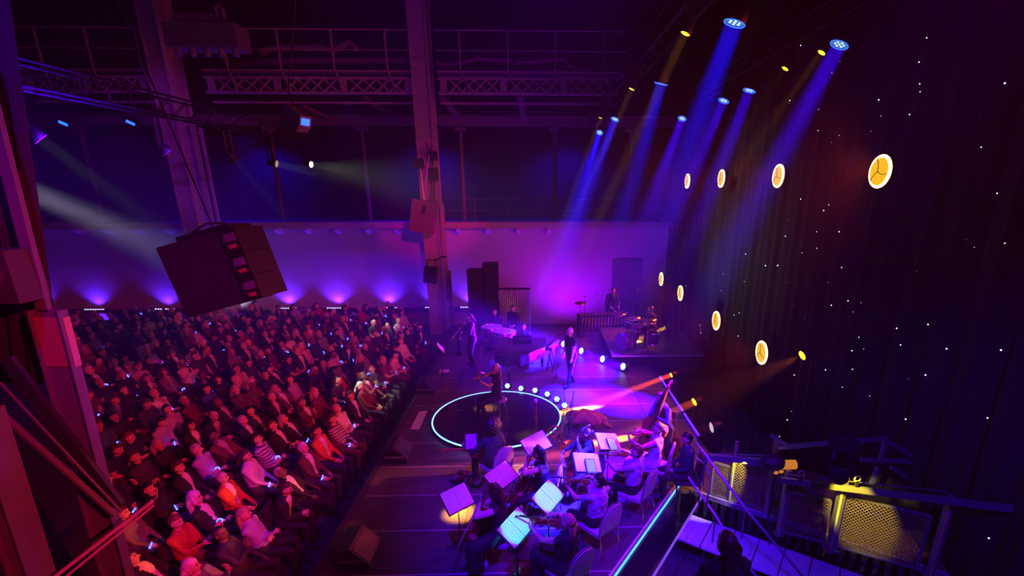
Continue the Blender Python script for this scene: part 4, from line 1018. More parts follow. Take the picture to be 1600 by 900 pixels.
MB().lathe([(.0, .46), (.17, .46), (.18, .49), (.16, .53), (0, .535)], n=20).build('seat', mat('stool_pad', (.25, .2, .3), .6), st)
for k in range(4): MB().tube((.10 * math.cos(k * 1.57), .10 * math.sin(k * 1.57), .47), (.2 * math.cos(k * 1.57), .2 * math.sin(k * 1.57), 0), .012, n=6).build('leg', CHROME, st)
mic_stand((S(790, 660, .1).x, S(790, 660, .1).y, STAGE + .1), .25, M @ V((-.3, .9, .45)), 'low microphone stand before the violin soloist')
# 2 guitarist with a cloud of curls
o, M, b_ = player((774, 722), (-.62, .78), pose(SIT, chest=(0, .06, .90), wrist_l=(-.42, .40, .83), hand_l=(-.1, .5, .6), palm_l=(0, -1, .4), curl_l=.9, elbow_l=(-.6, -.2, -.8), wrist_r=(.12, .30, .68), hand_r=(-.7, .3, -.3), palm_r=(0, -.9, 0), elbow_r=(1, -.4, -.2), head_pitch=-14, head_yaw=10, ankle_l=(-.2, .42, .09)), 'guitarist with a big dark curly head of hair, back to the camera', top='navy', hair='afro', hcol='black', skin=2, heavy=1.06)
def guitar(label, origin, y, z, wood=M_amber):
    t = thing('guitar', (0, 0, 0), label, 'guitar')
    out = [(0, 0), (.12, .015), (.185, .09), (.19, .17), (.15, .25), (.125, .30), (.14, .37), (.135, .43), (.08, .485), (.03, .49)]; out = out + [(-x, yy) for x, yy in reversed(out[1:])]
    bd = MB().prism(out, -.08, 0, None, 0, .005).build('body', wood, t); MB().lathe([(.05, .006), (0, .006)], (0, .32, .003), (0, 0, 1), 18).build('sound_hole', M_ebony, bd)
    MB().box((0, .66, .006), (.052, .46, .022)).build('neck', M_amber, t); MB().box((0, .60, .022), (.05, .56, .008)).build('fingerboard', M_woodd, t)
    MB().prism([(-.035, .88), (.035, .88), (.042, 1.04), (-.042, 1.04)], -.008, .012).build('headstock', wood, t)
    for k in range(6): s = -1 if k % 2 else 1; MB().tube((s * .04, .91 + .05 * (k // 2), 0), (s * .065, .91 + .05 * (k // 2), 0), .008, n=6).build('tuning_peg', CHROME, t)
    MB().box((0, .12, .012), (.12, .02, .015)).build('bridge', M_ebony, t); axes(t, origin, y, z); return t
guitar('guitar across the curly guitarist\'s lap, amber neck pointing left', M @ V((.10, .27, .66)), M.to_3x3() @ V((-.95, .12, .26)), M.to_3x3() @ V((0, .9, .25)))
music_chair((M.translation.x, M.translation.y, STAGE), face(-.62, .78), 'banquet chair under the curly-haired guitarist')
# 3 near cellist, curly long hair
o, M, b_ = player((780, 832), (-.97, .22), pose(CELLP), 'cellist with long wavy hair in a black dress, nearest the camera', hair='curly', hcol='brown', skin=0, sleeves='none', skirt=True)
bowed('cello', M, 'dark cello of the wavy-haired cellist nearest the camera', 'bow of the wavy-haired cellist'); music_chair((M.translation.x, M.translation.y, STAGE), face(-.97, .22), 'banquet chair under the wavy-haired cellist')
# 4 centre cellist
o, M, b_ = player((846, 765), (-.97, .22), pose(CELLP), 'cellist with straight dark hair in black, middle of the orchestra', hair='long', hcol='black', skin=1, sleeves='none')
bowed('cello', M, 'brown cello of the dark-haired cellist mid-orchestra', 'bow of the dark-haired cellist'); music_chair((M.translation.x, M.translation.y, STAGE), face(-.97, .22), 'banquet chair under the dark-haired cellist')
# 5 upper cellist with a bun
o, M, b_ = player((918, 730), (-.98, -.1), pose(CELLP, head_pitch=-4), 'cellist with hair in a bun, seen in profile', hair='bun', hcol='brown', skin=0)
bowed('cello', M, 'reddish cello of the cellist with a bun', 'bow of the cellist with a bun'); music_chair((M.translation.x, M.translation.y, STAGE), face(-.98, -.1), 'banquet chair under the cellist with a bun')
# 6-9 upper strings
for px, fd, hs, hc, kind, who, top, sl, sk in (((932, 812), (-.64, .77), 'bun', 'black', 'viola', 'violist with dark pinned-up hair in a purple top', 'lilac', 'short', False), ((884, 882), (-.64, .77), 'long', 'blond', 'viola', 'blond long-haired violist at the bottom of the picture', 'black', 'none', True),
                                           ((990, 762), (-.78, .62), 'short', 'auburn', 'violin', 'auburn-haired violinist lit orange, in a lilac shirt', 'lilac', 'short', False), ((1022, 722), (-.9, .40), 'tail', 'brown', 'violin', 'violinist in a purple sleeveless dress beside the double bass', 'lilac', 'none', True)):
    o, M, b_ = player(px, fd, VIOLP, who, top=top, hair=hs, hcol=hc, skin=0, sleeves=sl, skirt=sk)
    bowed(kind, M, kind + ' played by the ' + who.split(' in ')[0].split(' at ')[0].split(' lit')[0] + (' by the bass' if 'beside' in who else ''), 'bow of the ' + who.split(' in ')[0].split(' at ')[0].split(' lit')[0] + (' by the bass' if 'beside' in who else ''))
    music_chair(M @ V((0, -.02, 0)), face(*fd), 'banquet chair under the ' + who.split(' in ')[0].split(' at ')[0].split(' lit')[0] + (' by the bass' if 'beside' in who else ''))
# 10 double bass
STAND = dict(pelvis=(0, 0, .93), chest=(0, .02, 1.31), wrist_l=(-.25, .12, .85), wrist_r=(.25, .12, .85), ankle_l=(-.12, 0, .09), ankle_r=(.12, .03, .09))
bp = S(1036, 732); o, M, b_ = player(None, (-.92, -.38), pose(STAND, chest=(0, .10, 1.30), wrist_l=(-.12, .34, 1.28), hand_l=(.7, .2, .3), palm_l=(.2, -1, 0), curl_l=.9, elbow_l=(-1, 0, -.4), wrist_r=(.12, .52, .86), hand_r=(-.1, .5, -.7), palm_r=(-.5, -.3, 0), curl_r=.7, elbow_r=(1, .2, -.2), head_pitch=-22, ankle_l=(-.2, -.02, .09), ankle_r=(.18, .06, .09)),
       'double bass player in a black suit, standing and looking down', hair='short', hcol='brown', loc=(bp.x, bp.y, 0), shirt='charcoal', collar=True)
t = viol_family('double_bass', 'amber double bass leaning on its black-suited player', 1.08, .64, .36, .50, .20, .60, M_amber, 'double bass', .18)
axes(t, M @ V((.02, .62, .20)), M.to_3x3() @ V((-.10, -.26, .96)), M.to_3x3() @ V((-.35, 1, .3)))
# 11 singer
sp = S(892, 602); o, M, b_ = player(None, (-.75, -.55), pose(STAND, wrist_l=(-.20, .16, .86), wrist_r=(.24, .10, .90), ankle_l=(-.10, .20, .09), ankle_r=(.12, -.16, .09), head_pitch=-4), 'singer in a black T-shirt standing upstage in the blue haze', hair='short', hcol='grey', sleeves='short', loc=(sp.x, sp.y, 0))
b2 = S(869, 596); mic_stand((b2.x, b2.y, STAGE), 1.42, (b2.x + .32, b2.y, STAGE + 1.55), 'straight microphone stand in front of the singer')
# 12 saxophonist
sp = S(740, 572); o, M, b_ = player(None, (-.95, -.3), pose(STAND, wrist_l=(-.10, .30, 1.22), hand_l=(.3, .5, -.3), curl_l=.8, wrist_r=(.08, .34, .98), hand_r=(-.4, .5, -.3), curl_r=.8, elbow_l=(-.7, -.2, -1), elbow_r=(.8, -.2, -.8), head_pitch=-6), 'saxophonist in a long dark coat at the left edge of the stage', hair='bob', hcol='brown', skirt=False, loc=(sp.x, sp.y, 0), heavy=1.08)
t = thing('soprano_saxophone', (0, 0, 0), 'golden straight saxophone played by the saxophonist', 'saxophone')
MB().path([(0, 0, 0), (0, .08, .0), (0, .45, 0), (0, .58, 0), (0, .64, 0)], [.009, .012, .024, .032, .055], 12).build('tube', M_brass, t, True); MB().path([(0, -.10, .03), (0, -.05, .02), (0, 0, 0)], [.008, .008, .009], 8).build('mouthpiece', M_ebony, t)
for k in range(8): MB().lathe([(.014, 0), (.014, .006), (0, .007)], (0, .12 + .055 * k, .02 + .001 * k), (0, 0, 1), 8).build('key', M_brass, t)
axes(t, M @ V((0, .16, 1.48)), M.to_3x3() @ V((0, .72, -.70)), M.to_3x3() @ V((0, .7, .7)), 1.15)
music_stand(at_z(689, 543, STAGE + 1.1), (.75, .15, .62), 'pale music sheet on a stand at the stage edge by the saxophonist', pages=1, w=.42, h=.32)
# 13 pianist and grand piano
pc = S(816, 586); piano = thing('grand_piano', (pc.x, pc.y, STAGE), 'black grand piano at the back of the stage', 'piano')
out = [(-.75, .72), (.75, .72), (.75, .1), (.70, -.25), (.45, -.55), (.25, -.85), (0.0, -1.02), (-.4, -1.08), (-.75, -.9)]
M_lac = mat('piano_lacquer', (.012, .012, .016), .15, coat=.5)
MB().prism(out, .68, .95).build('case', M_lac, piano); MB().prism([(x * 1.01, y * 1.01) for x, y in out], .955, .985).build('lid', M_lac, piano)
MB().box((0, .82, .72), (1.44, .22, .06)).build('key_bed', M_lac, piano)
kb = MB().box((0, .84, .758), (1.24, .14, .02)).build('white_keys', mat('ivory', (.8, .78, .72), .4), piano)
m = MB()
for k in range(36):
    if k % 7 not in (2, 6): m.box((-.60 + k * .0342, .815, .775), (.015, .09, .02))
m.build('black_keys', M_ebony, piano)
MB().box((0, .50, 1.06), (.6, .02, .14), Euler((rad(14), 0, 0)).to_matrix()).build('music_desk', M_lac, piano)
for x, y in ((-.62, .6), (.62, .6), (-.35, -.8)): MB().tube((x, y, .68), (x, y, .04), .06, .04, 10).build('leg', M_lac, piano)
MB().box((0, .35, .15), (.25, .1, .1)).bar((-.1, .35, .15), (-.1, .45, .68), .02).bar((.1, .35, .15), (.1, .45, .68), .02).build('pedal_lyre', M_lac, piano)
o, M, b_ = player(None, (0, -1), pose(SIT, wrist_l=(-.22, .42, .84), wrist_r=(.22, .42, .84), hand_l=(0, 1, -.2), hand_r=(0, 1, -.2), palm_l=(0, 0, -1), palm_r=(0, 0, -1), head_pitch=-10), 'pianist in black behind the grand piano, facing the camera', hair='short', hcol='black', loc=(pc.x + .02, pc.y + 1.08, 0))
bench = thing('piano_bench', (pc.x + .02, pc.y + 1.12, STAGE), 'black piano bench behind the grand piano', 'bench'); MB().box((0, 0, .45), (.7, .36, .08)).build('seat', BLACK, bench)
for x in (-.3, .3):
    for y in (-.13, .13): MB().box((x, y, .2), (.04, .04, .42)).build('leg', BLACK, bench)
kt = S(863, 577); ks = thing('keyboard_stand', (kt.x, kt.y, STAGE), 'small electric keyboard on a crossed stand right of the piano', 'keyboard', rz=rad(70))
MB().box((0, 0, .80), (.85, .28, .09)).build('keyboard', BLACK, ks); MB().box((.0, -.06, .85), (.78, .13, .02)).build('keys', mat('ivory', (.8, .78, .72), .4), ks)
for s in (-1, 1):
    MB().bar((-.3, s * .1, .76), (.3, s * .1, .02), .03).build('leg', BLKMET, ks); MB().bar((.3, s * .1, .76), (-.3, s * .1, .02), .03).build('leg', BLKMET, ks)
# ------------------------------------------------------------------ drum riser, drums, percussion
RZ = STAGE + .36
riser = thing('drum_riser', (3.85, 16.6, STAGE), 'low black drum riser at the back right of the stage', 'riser')
MB().box((0, 0, .18), (3.0, 3.4, .32)).build('frame', BLACK, riser)
for i in range(3):
    for j in range(2): MB().box((-1.0 + i, -.85 + 1.7 * j, .35), (.99, 1.69, .03)).build('deck_panel', mat('riser_top', (.10, .08, .10), .6), riser)
MB().box((0, -1.71, .345), (3.0, .02, .04)).build('edge_strip', M_joint, riser)
def cymbal(t, c, r, tilt, tx=0):
    R = Euler((tilt, tx, 0)).to_matrix(); MB().lathe([(r, -.012), (r * .3, .0), (r * .14, .012), (r * .12, .028), (0, .034)], c, R @ V((0, 0, 1)), 28).build('cymbal', M_brass, t, True)
    MB().tube((c[0], c[1], .02), (c[0], c[1], c[2]), .011, n=6).build('cymbal_stand', CHROME, t)
    for k in range(3): MB().tube((c[0], c[1], .3), (c[0] + .22 * math.cos(k * 2.1), c[1] + .22 * math.sin(k * 2.1), .012), .009, n=5).build('stand_leg', CHROME, t)
M_shell = mat('drum_shell', (.16, .02, .07), .22, coat=.5); M_skin = mat('drum_head', (.62, .58, .60), .5, noise=.05); M_pink = mat('bass_drum_head', (.60, .38, .50), .6, noise=.08)
def drum(t, c, r, h, ax=(0, 0, 1), head=None, legs=0, name='drum'):
    ax = V(ax).normalized(); d = MB().lathe([(r, 0), (r, h)], V(c), ax, 28).build(name, M_shell, t, True); MB().lathe([(r * .985, 0), (0, 0)], V(c) + ax * (h + .004), ax, 28).build('drum_head', head or M_skin, d)
    q = ax.to_track_quat('Z', 'Y').to_matrix()
    for z in (0, h): MB().path([V(c) + ax * z + q @ V((r * 1.02 * math.cos(a), r * 1.02 * math.sin(a), 0)) for a in [2 * math.pi * k / 28 for k in range(28)]], .012, 6, closed=True).build('hoop', CHROME, d)
    for k in range(8): a = k * .785; p = V(c) + q @ V((r * 1.03 * math.cos(a), r * 1.03 * math.sin(a), 0)); MB().tube(p + ax * .02, p + ax * (h - .02), .007, n=5).build('lug', CHROME, d)
    for k in range(legs): a = k * 2.094 + .3; p = V(c) + V((r * 1.04 * math.cos(a), r * 1.04 * math.sin(a), 0)); MB().tube((p.x, p.y, c[2] + h * .6), (p.x * 1.0, p.y, .01), .008, n=5).build('leg', CHROME, d)
    return d
dk = at_z(985, 545, RZ); kit = thing('drum_kit', (dk.x, dk.y, RZ), 'dark red drum kit with pink bass drum head on the riser', 'drum kit', rz=face(-.86, -.5) + math.pi)
# local +y is away from the audience (towards the drummer)
drum(kit, (0, -.02, .30), .30, .42, (0, -1, 0), M_pink, name='bass_drum')
drum(kit, (-.22, .0, .66), .16, .20, (.15, .35, 1), name='tom'); drum(kit, (.22, .0, .66), .17, .22, (-.15, .35, 1), name='tom'); drum(kit, (.58, .45, .28), .21, .36, legs=3, name='floor_tom'); drum(kit, (-.45, .45, .50), .18, .14, legs=3, name='snare_drum')
cymbal(kit, (-.72, .05, 1.05), .24, rad(18)); cymbal(kit, (.78, .0, 1.12), .27, rad(20), rad(-10)); cymbal(kit, (-.75, .50, .82), .18, 0); cymbal(kit, (.35, -.25, 1.18), .22, rad(16))
Mk = Matrix.Translation((dk.x, dk.y, RZ)) @ Matrix.Rotation(face(-.86, -.5) + math.pi, 4, 'Z'); q = Mk @ V((0, .92, 0))
th = thing('drum_throne', (q.x, q.y, RZ), 'round drum stool behind the drum kit', 'stool'); MB().lathe([(0, .46), (.17, .46), (.17, .52), (0, .53)], n=18).build('seat', BLACK, th); MB().tube((0, 0, 0), (0, 0, .47), .02).build('pole', CHROME, th)
o, M, b_ = player(None, (-.86, -.5), pose(SIT, pelvis=(0, 0, .56), chest=(0, .05, .93), wrist_l=(-.20, .40, .86), wrist_r=(.22, .36, .90), curl_l=.9, curl_r=.9, hand_l=(.3, 1, .1), hand_r=(-.3, 1, .2), head_pitch=-18, head_yaw=-15, ankle_l=(-.25, .5, .09), ankle_r=(.2, .55, .09)), 'drummer in black playing on the riser', hair='short', hcol='black', loc=(q.x, q.y, 0), floor=RZ, sleeves='short')
for s, nm, lb in ((-1, 'l', 'left'), (1, 'r', 'right')):
    w_ = M @ b_[3]['w' + nm]; tag(MB().tube(w_, w_ + M.to_3x3() @ V((-s * .12, .36, .02)), .007, .005, 6).build('drum_stick', M_hairw), 'wooden drum stick in the drummer\'s %s hand' % lb, 'drum stick')
mb_ = at_z(1037, 552, RZ); mic_stand((mb_.x, mb_.y, RZ), 1.1, (mb_.x - .75, mb_.y - .1, RZ + .95), 'boom microphone stand right of the drum kit')
mb_ = at_z(990, 535, RZ); mic_stand((mb_.x, mb_.y + .3, RZ), 1.35, (mb_.x + .1, mb_.y + .3, RZ + 1.75), 'tall overhead microphone stand above the drums')
# marimba with resonator tubes and its player, set behind
mp = at_z(942, 523, STAGE); mar = thing('marimba', (mp.x, mp.y, STAGE), 'marimba with long hanging resonator tubes behind the drum kit', 'marimba', rz=rad(6))
for k in range(14): MB().tube((-.85 + k * .13, -.08, .78), (-.85 + k * .13, -.08, .20 + .02 * k), .045, n=10).build('resonator_tube', M_brass if k % 4 else CHROME, mar)
for k in range(16): MB().box((-.9 + k * .12, 0, .86), (.09, .42 - .012 * k, .025)).build('bar', M_woodd, mar)
for y in (-.2, .2): MB().box((0, y, .81), (2.0, .05, .06)).build('rail', BLACK, mar)
for x in (-.98, .98): MB().box((x, 0, .42), (.06, .5, .8)).build('end_frame', BLACK, mar)
o, M, b_ = player(None, (.25, -1), pose(STAND, chest=(0, .10, 1.30), wrist_l=(-.16, .42, 1.06), wrist_r=(.18, .42, 1.06), curl_l=.9, curl_r=.9, head_pitch=-20), 'percussionist in dark clothes bending over the marimba', hair='short', hcol='brown', loc=(mp.x + .35, mp.y + .62, 0), scale=1.05)
for s, nm, lb in ((-1, 'l', 'left'), (1, 'r', 'right')):
    w_ = M @ b_[3]['w' + nm]; o_ = thing('mallet', w_, 'mallet in the %s hand of the marimba player' % lb, 'mallet'); e_ = M.to_3x3() @ V((-s * .1, .34, -.10)); MB().tube((0, 0, 0), e_, .006, n=5).build('stick', M_hairw, o_); MB().ell(e_, .024, 10, 7).build('mallet_head', M_skin, o_)
for dx, lb in ((-.75, 'left'), (.95, 'right')): mic_stand((mp.x + dx, mp.y - .1, STAGE), 1.3, (mp.x + dx * .45, mp.y, STAGE + 1.55), 'boom microphone over the %s end of the marimba' % lb)
cs = thing('suspended_cymbal', (mp.x - .9, mp.y + .2, STAGE), 'cymbal on a stand left of the marimba', 'cymbal'); cymbal(cs, (0, 0, 1.25), .24, rad(8)); cymbal(cs, (.2, .25, 1.45), .2, rad(-12))
# tubular bells, timpani, back players
tb = at_z(805, 520, STAGE); bells = thing('tubular_bells', (tb.x, tb.y, STAGE), 'rack of tall tubular bells behind the piano', 'tubular bells')
for k in range(14): MB().tube((-.52 + k * .08, .05 * (k % 2), 1.72), (-.52 + k * .08, .05 * (k % 2), .55 + .03 * k), .018, n=8).build('bell_tube', CHROME, bells)
MB().box((0, .02, 1.78), (1.24, .16, .06)).build('top_bar', BLACK, bells)
for x in (-.6, .6): MB().box((x, .02, .9), (.04, .06, 1.75)).build('upright', CHROME, bells); MB().box((x, .02, .04), (.05, .6, .06)).build('foot', BLACK, bells)
M_copper = mat('kettle_copper', (.50, .20, .16), .25, .9)
for px, lb, hd in (((790, 553), 'larger kettledrum with pale head, behind the piano', M_skin), ((770, 545), 'kettledrum with yellow-lit head, behind the saxophonist', M_skin)):
    p = S(*px); t = thing('timpani', (p.x, p.y, STAGE), lb, 'kettledrum')
    MB().lathe([(.0, .30), (.15, .32), (.28, .42), (.36, .60), (.38, .82)], n=28).build('kettle', M_copper, t, True); MB().lathe([(.385, .83), (0, .835)], n=28).build('drum_head', hd, t)
    MB().path([(.39 * math.cos(a), .39 * math.sin(a), .825) for a in [2 * math.pi * k / 32 for k in range(32)]], .016, 6, closed=True).build('hoop', CHROME, t)
    for k in range(6): a = k * 1.047; MB().tube((.40 * math.cos(a), .40 * math.sin(a), .83), (.22 * math.cos(a), .22 * math.sin(a), .25), .012, n=5).build('strut', CHROME, t)
    MB().lathe([(.26, 0), (.26, .06), (.1, .10), (.06, .32)], n=16).build('base', BLACK, t)
for px, lb, hs, hc in (((775, 537), 'percussionist in dark clothes behind the kettledrums', 'short', 'brown'), ((803, 530), 'player in dark clothes before the tubular bells', 'short', 'black')):
    p = S(*px); player(None, (-.2, -1), pose(SIT, chest=(0, .02, .91)), lb, hair=hs, hcol=hc, loc=(p.x, p.y, 0), voxel=.02)
    c_ = link('player_chair', ch_me); c_.location = (p.x, p.y, STAGE); c_.rotation_euler = (0, 0, face(-.2, -1)); tag(c_, 'dark chair under the ' + lb, 'chair')
# dark screens and cases against the far wall
for x0, x1, y0, lb in ((755, 778, 410, 'tall dark blue flat screen leaning at the far wall'), (731, 757, 420, 'lower dark flight case beside the tall screen')):
    Yb = 21.2; a = at_y(x0, y0, Yb); c = at_y(x1, y0, Yb); t = thing('flight_case', ((a.x + c.x) / 2, Yb, 0), lb, 'case'); wd = c.x - a.x
    MB().box((0, 0, a.z / 2), (wd, .5, a.z)).build('panel', mat('blue_black_panel', (.02, .025, .05), .6), t)
    for s in (-1, 1): MB().box((s * wd / 2, -.26, a.z / 2), (.04, .03, a.z)).build('edge_profile', BLKMET, t)

# ------------------------------------------------------------------ music stands of the orchestra
CAMDIR = V((0, -.55, .8))
for px, h, nrm, roll, lb, tb in (((715, 779), 1.05, (.62, -.42, .72), -8, 'music stand with a large lined sheet, left of the near cellist', False), ((784, 744), 1.0, (.35, -.50, .80), 14, 'music stand with turquoise picture sheet below the guitarist', False),
                                 ((838, 693), 1.1, (.25, -.60, .78), 14, 'music stand with a bright white lined page by the round platform', False), ((857, 776), 1.05, (.45, -.45, .80), 14, 'music stand with turquoise-lit pages before the violist', False),
                                 ((807, 824), 1.05, (.45, -.45, .80), 14, 'music stand with turquoise-lit page before the blond violist', False), ((918, 723), 1.1, (.40, -.50, .78), -24, 'music stand with white page and tablet mid-orchestra', True),
                                 ((951, 690), 1.1, (.50, -.40, .78), -28, 'music stand with yellowed sheet and tablet near the double bass', True), ((736, 690), .95, (.1, -.75, .65), 0, 'small stand with one pale page left of the guitarist', False)):
    music_stand(at_z(px[0], px[1], STAGE + h), nrm, lb, pages=1 if '736' in str(px) else 2, w=.24 if '736' in str(px) else .52, h=.30 if '736' in str(px) else .36, tablet=tb, roll=roll)
for px, lb in (((857, 776), 'violist'), ((807, 824), 'blond violist')):
    p = at_z(px[0], px[1], STAGE + 1.05)
    moving_head((p.x + 1.6, 2.6, 9.0), p, .07, 'turquoise narrow lamp over the camera aimed at the %s\'s stand' % lb, M_lensc, False, color=(.0, .62, 1.0), watt=4600, angle=3.4, blend=.15, rim=None)
# ------------------------------------------------------------------ LED cans: arc behind the platform, larger ones upstage
def floor_can(p, target, r, label, color, watt, angle, lens=M_lensc, group='LED cans on the stage floor', h=.16):
    t = thing('led_can', p, label, 'stage lamp', group=group); c = V((0, 0, h)); d = (V(target) - V(p) - c).normalized()
    MB().lathe([(r * .7, -.22), (r, -.18), (r * 1.05, 0), (r * .95, -.01)], c, d, 18).build('can', BLACK, t, True); MB().lathe([(r * .95, -.006), (0, -.006)], c, d, 18).build('lens', mat('lens_deep_blue', (.05, .1, .5), emit=(.03, .10, .9), strength=.5) if lens is not M_lensc or r < .12 else lens, t)
    q = d.to_track_quat('Z', 'Y').to_matrix(); m = MB()
    for k in range(7):
        x_ = (0, 0) if k == 6 else (r * .62 * math.cos(k * 1.047), r * .62 * math.sin(k * 1.047)); m.ell(c + d * .002 + q @ V((x_[0], x_[1], 0)), r * .25, 8, 6)
    m.build('led_dots', mat('led_dot_cyan', (.7, 1, 1), emit=(.55, .92, 1), strength=2.6), t)
    sd = d.cross(V((0, 0, 1))).normalized()
    for s in (-1, 1): MB().bar(c + sd * (s * r * 1.15) - d * .08, sd * (s * r * 1.15) - d * .08 + V((0, 0, .0)), .02, .02).build('bracket', BLACK, t)
    MB().box(V((0, 0, .012)) - d * .08 * V((1, 1, 0)).length, (r * 2.6, .16, .024)).build('foot', BLACK, t)
    if watt and r > .1: disc_beam(V(p) + c + d * .03, target, color, watt, r * 1.8, angle)
    elif watt: spot(V(p) + c + d * .05, target, color, watt, angle, .5, r * .6)
for i, (x, y) in enumerate(((793, 611), (814, 615), (836, 618), (855, 624), (870, 632), (882, 642))):
    p = S(x, y); floor_can(p, (p.x - 1.6 + .25 * i, p.y - 4.2, STAGE + 2.6), .085, ORD[i] + ' small LED can from the left in the arc behind the platform', VIOLET, 350, 50)
for i, (x, y) in enumerate(((880, 544), (908, 555), (941, 568), (973, 580))):
    p = S(x, y); floor_can(p, (p.x - 4.6, p.y - 2.6, STAGE + 1.9), .12, ORD[i] + ' large LED can from the left in the row before the drums', (.09, .0, 1), 800, 30)
# side lamp shining from behind the saxophonist into the audience
p = at_z(711, 512, STAGE + 1.0)
moving_head(p, (p.x - 4.0, p.y + .6, STAGE + 1.5), .06, 'small violet lamp by the saxophonist shining left', mat('lens_violet', (.4, .4, 1), emit=(.5, .45, 1), strength=4), False, hang=False, color=(.15, .05, 1), watt=2600, angle=16, rim=None, drop=1.0)
# ------------------------------------------------------------------ warm floor lamps on the right of the stage
for px, z, tg, lb, en, r, an, col in (((1040, 512), 1.75, (3.3, 16.4, RZ), 'amber narrow lamp behind the drum kit', 420, .07, 9, (1, .40, .01)), ((1049, 586), 1.5, S(905, 640), 'orange narrow lamp above the purple light tube', 420, .07, 6, (1, .07, .0)),
                                ((1085, 628), 1.5, S(955, 688), 'yellow-lensed moving lamp right of the double bass', 200, .10, 6, (1, .10, .0)), ((1112, 668), 1.3, (.5, 9.4, STAGE), 'reddish moving lamp low beside the stairs', 16, .12, 9, (1, .08, .05))):
    p = at_z(px[0], px[1], z)
    moving_head(p, tg, r, lb, M_lensy if en != 16 else mat('lens_pale', (.6, .5, .6), emit=(.8, .6, .7), strength=.8), False, hang=False, color=col, watt=en, angle=an, rim=None, beam=True, drop=min(.9, p.z - .02), group='warm lamps beside the stage')
# orange lamp lighting the strings from the right
moving_head((5.3, 9.2, 3.2), (1.6, 8.4, 1.9), .10, 'orange side lamp on a tall stand beyond the stairs', M_lensy, False, hang=False, color=(1, .16, .01), watt=3200, angle=24, rim=None, drop=2.2)
# ------------------------------------------------------------------ purple light tube at the stage side, pale strip on the diagonal edge
a, c = S(1031, 590, .02), S(1094, 686, .02)
t = thing('light_tube', a, 'long glowing purple light tube along the right stage edge', 'light tube'); MB().tube((0, 0, .03), c - a + V((0, 0, .03)), .035, n=10).build('glowing_tube', mat('tube_purple', (.3, .1, 1), emit=(.11, .0, 1.0), strength=1.2, sample=True), t)
for u in (.0, .33, .66, 1): MB().box((c - a) * u + V((0, 0, .03)), (.09, .05, .09)).build('clip', BLKMET, t)
m = MB()
for k in range(40): m.ell((c - a) * ((k + .5) / 40) + V((-.02, 0, .062)), .008, 5, 4)
m.build('led_dots', mat('led_dot_violet', (.8, .6, 1), emit=(.7, .5, 1), strength=2), t)
a, c = at_z(955, 902, STAGE + .12), at_z(1061, 754, STAGE + .12); d = c - a; d = V((d.x, d.y, 0)); a = a - d * .6
rl = thing('edge_barrier', a, 'low diagonal barrier with glowing pale blue strip behind the string players', 'barrier'); d = d * 1.6; L = d.length; n_ = V((d.y, -d.x, 0)).normalized()
MB().bar((0, 0, -.02), d + V((0, 0, -.02)), .06, .05).build('top_rail', ALU, rl); MB().bar(n_ * .035 + V((0, 0, .0)), d + n_ * .035, .02, .035).build('light_strip', mat('strip_cyan', (.2, .6, 1), emit=(.10, .55, .95), strength=1.5), rl)
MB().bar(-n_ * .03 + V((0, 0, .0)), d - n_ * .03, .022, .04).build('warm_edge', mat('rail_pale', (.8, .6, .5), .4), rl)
MB().bar(V((0, 0, -.55)) + n_ * .05, d + V((0, 0, -.55)) + n_ * .05, .02, 1.0).build('side_panel', mat('panel_blue_black', (.03, .03, .05), .4), rl)
MB().bar(n_ * .46 + V((0, 0, -.12)), d + n_ * .46 + V((0, 0, -.12)), .03, .03).build('outer_tube', mat('outer_tube_violet', (.4, .2, .9), .3, emit=(.25, .08, .9), strength=.8), rl)
for k in range(7): u = (k + .5) / 7; MB().path([d * u + n_ * .04 + V((0, 0, .0)), d * u + n_ * .12 + V((0, 0, -.12)), d * u + n_ * .06 + V((0, 0, -.3))], .006, 5).build('cable_tie', RUBBER, rl)
# ------------------------------------------------------------------ wedge monitors at the stage front
for px, lb in (((668, 610), 'wedge monitor on the stage edge left of the round platform'), ((623, 713), 'wedge monitor on the stage edge, second from the near end'), ((562, 868), 'wedge monitor on the stage edge at the bottom of the picture')):
    p = S(*px); t = thing('wedge_monitor', (p.x, p.y, STAGE), lb, 'monitor speaker', rz=rad(-90))
    MB().prism([(-.26, 0), (.24, 0), (.26, .08), (-.02, .36), (-.26, .30)], -.30, .30, Matrix(((0, 0, 1, 0), (1, 0, 0, 0), (0, 1, 0, 0), (0, 0, 0, 1)))).build('cabinet', mat('monitor_black', (.02, .02, .025), .5), t)
    MB().box((0, .125, .225), (.54, .30, .012), Euler((rad(-45), 0, 0)).to_matrix()).build('grille', mat('grille_grey', (.06, .06, .07), .4, .5), t)
    for s in (-1, 1): MB().box((s * .305, 0, .15), (.012, .40, .05)).build('side_handle', ALU, t)
# papers and pedals on the deck
for q, lb in ((((655, 643), (668, 642), (655, 671), (641, 671)), 'large white set list sheet taped to the stage front'), (((687, 577), (702, 577), (701, 582), (686, 582)), 'small white paper strip on the stage by the saxophonist')):
    P4 = [S(*k) for k in q]; m = MB(); z0, z1 = STAGE + .002, STAGE + .006; m.add([(p.x, p.y, z0) for p in P4] + [(p.x, p.y, z1) for p in P4], [(0, 1, 2, 3), (7, 6, 5, 4), (0, 4, 5, 1), (1, 5, 6, 2), (2, 6, 7, 3), (3, 7, 4, 0)])
    tag(m.build('paper_sheet', M_paper), lb, 'paper')
pb = S(733, 752); t = thing('pedal_board', (pb.x, pb.y, STAGE), 'guitar pedal board with rows of chrome knobs at the guitarist\'s feet', 'pedal board', rz=rad(-20))
MB().box((0, 0, .04), (.62, .36, .05), Euler((rad(8), 0, 0)).to_matrix()).build('board', BLKMET, t)
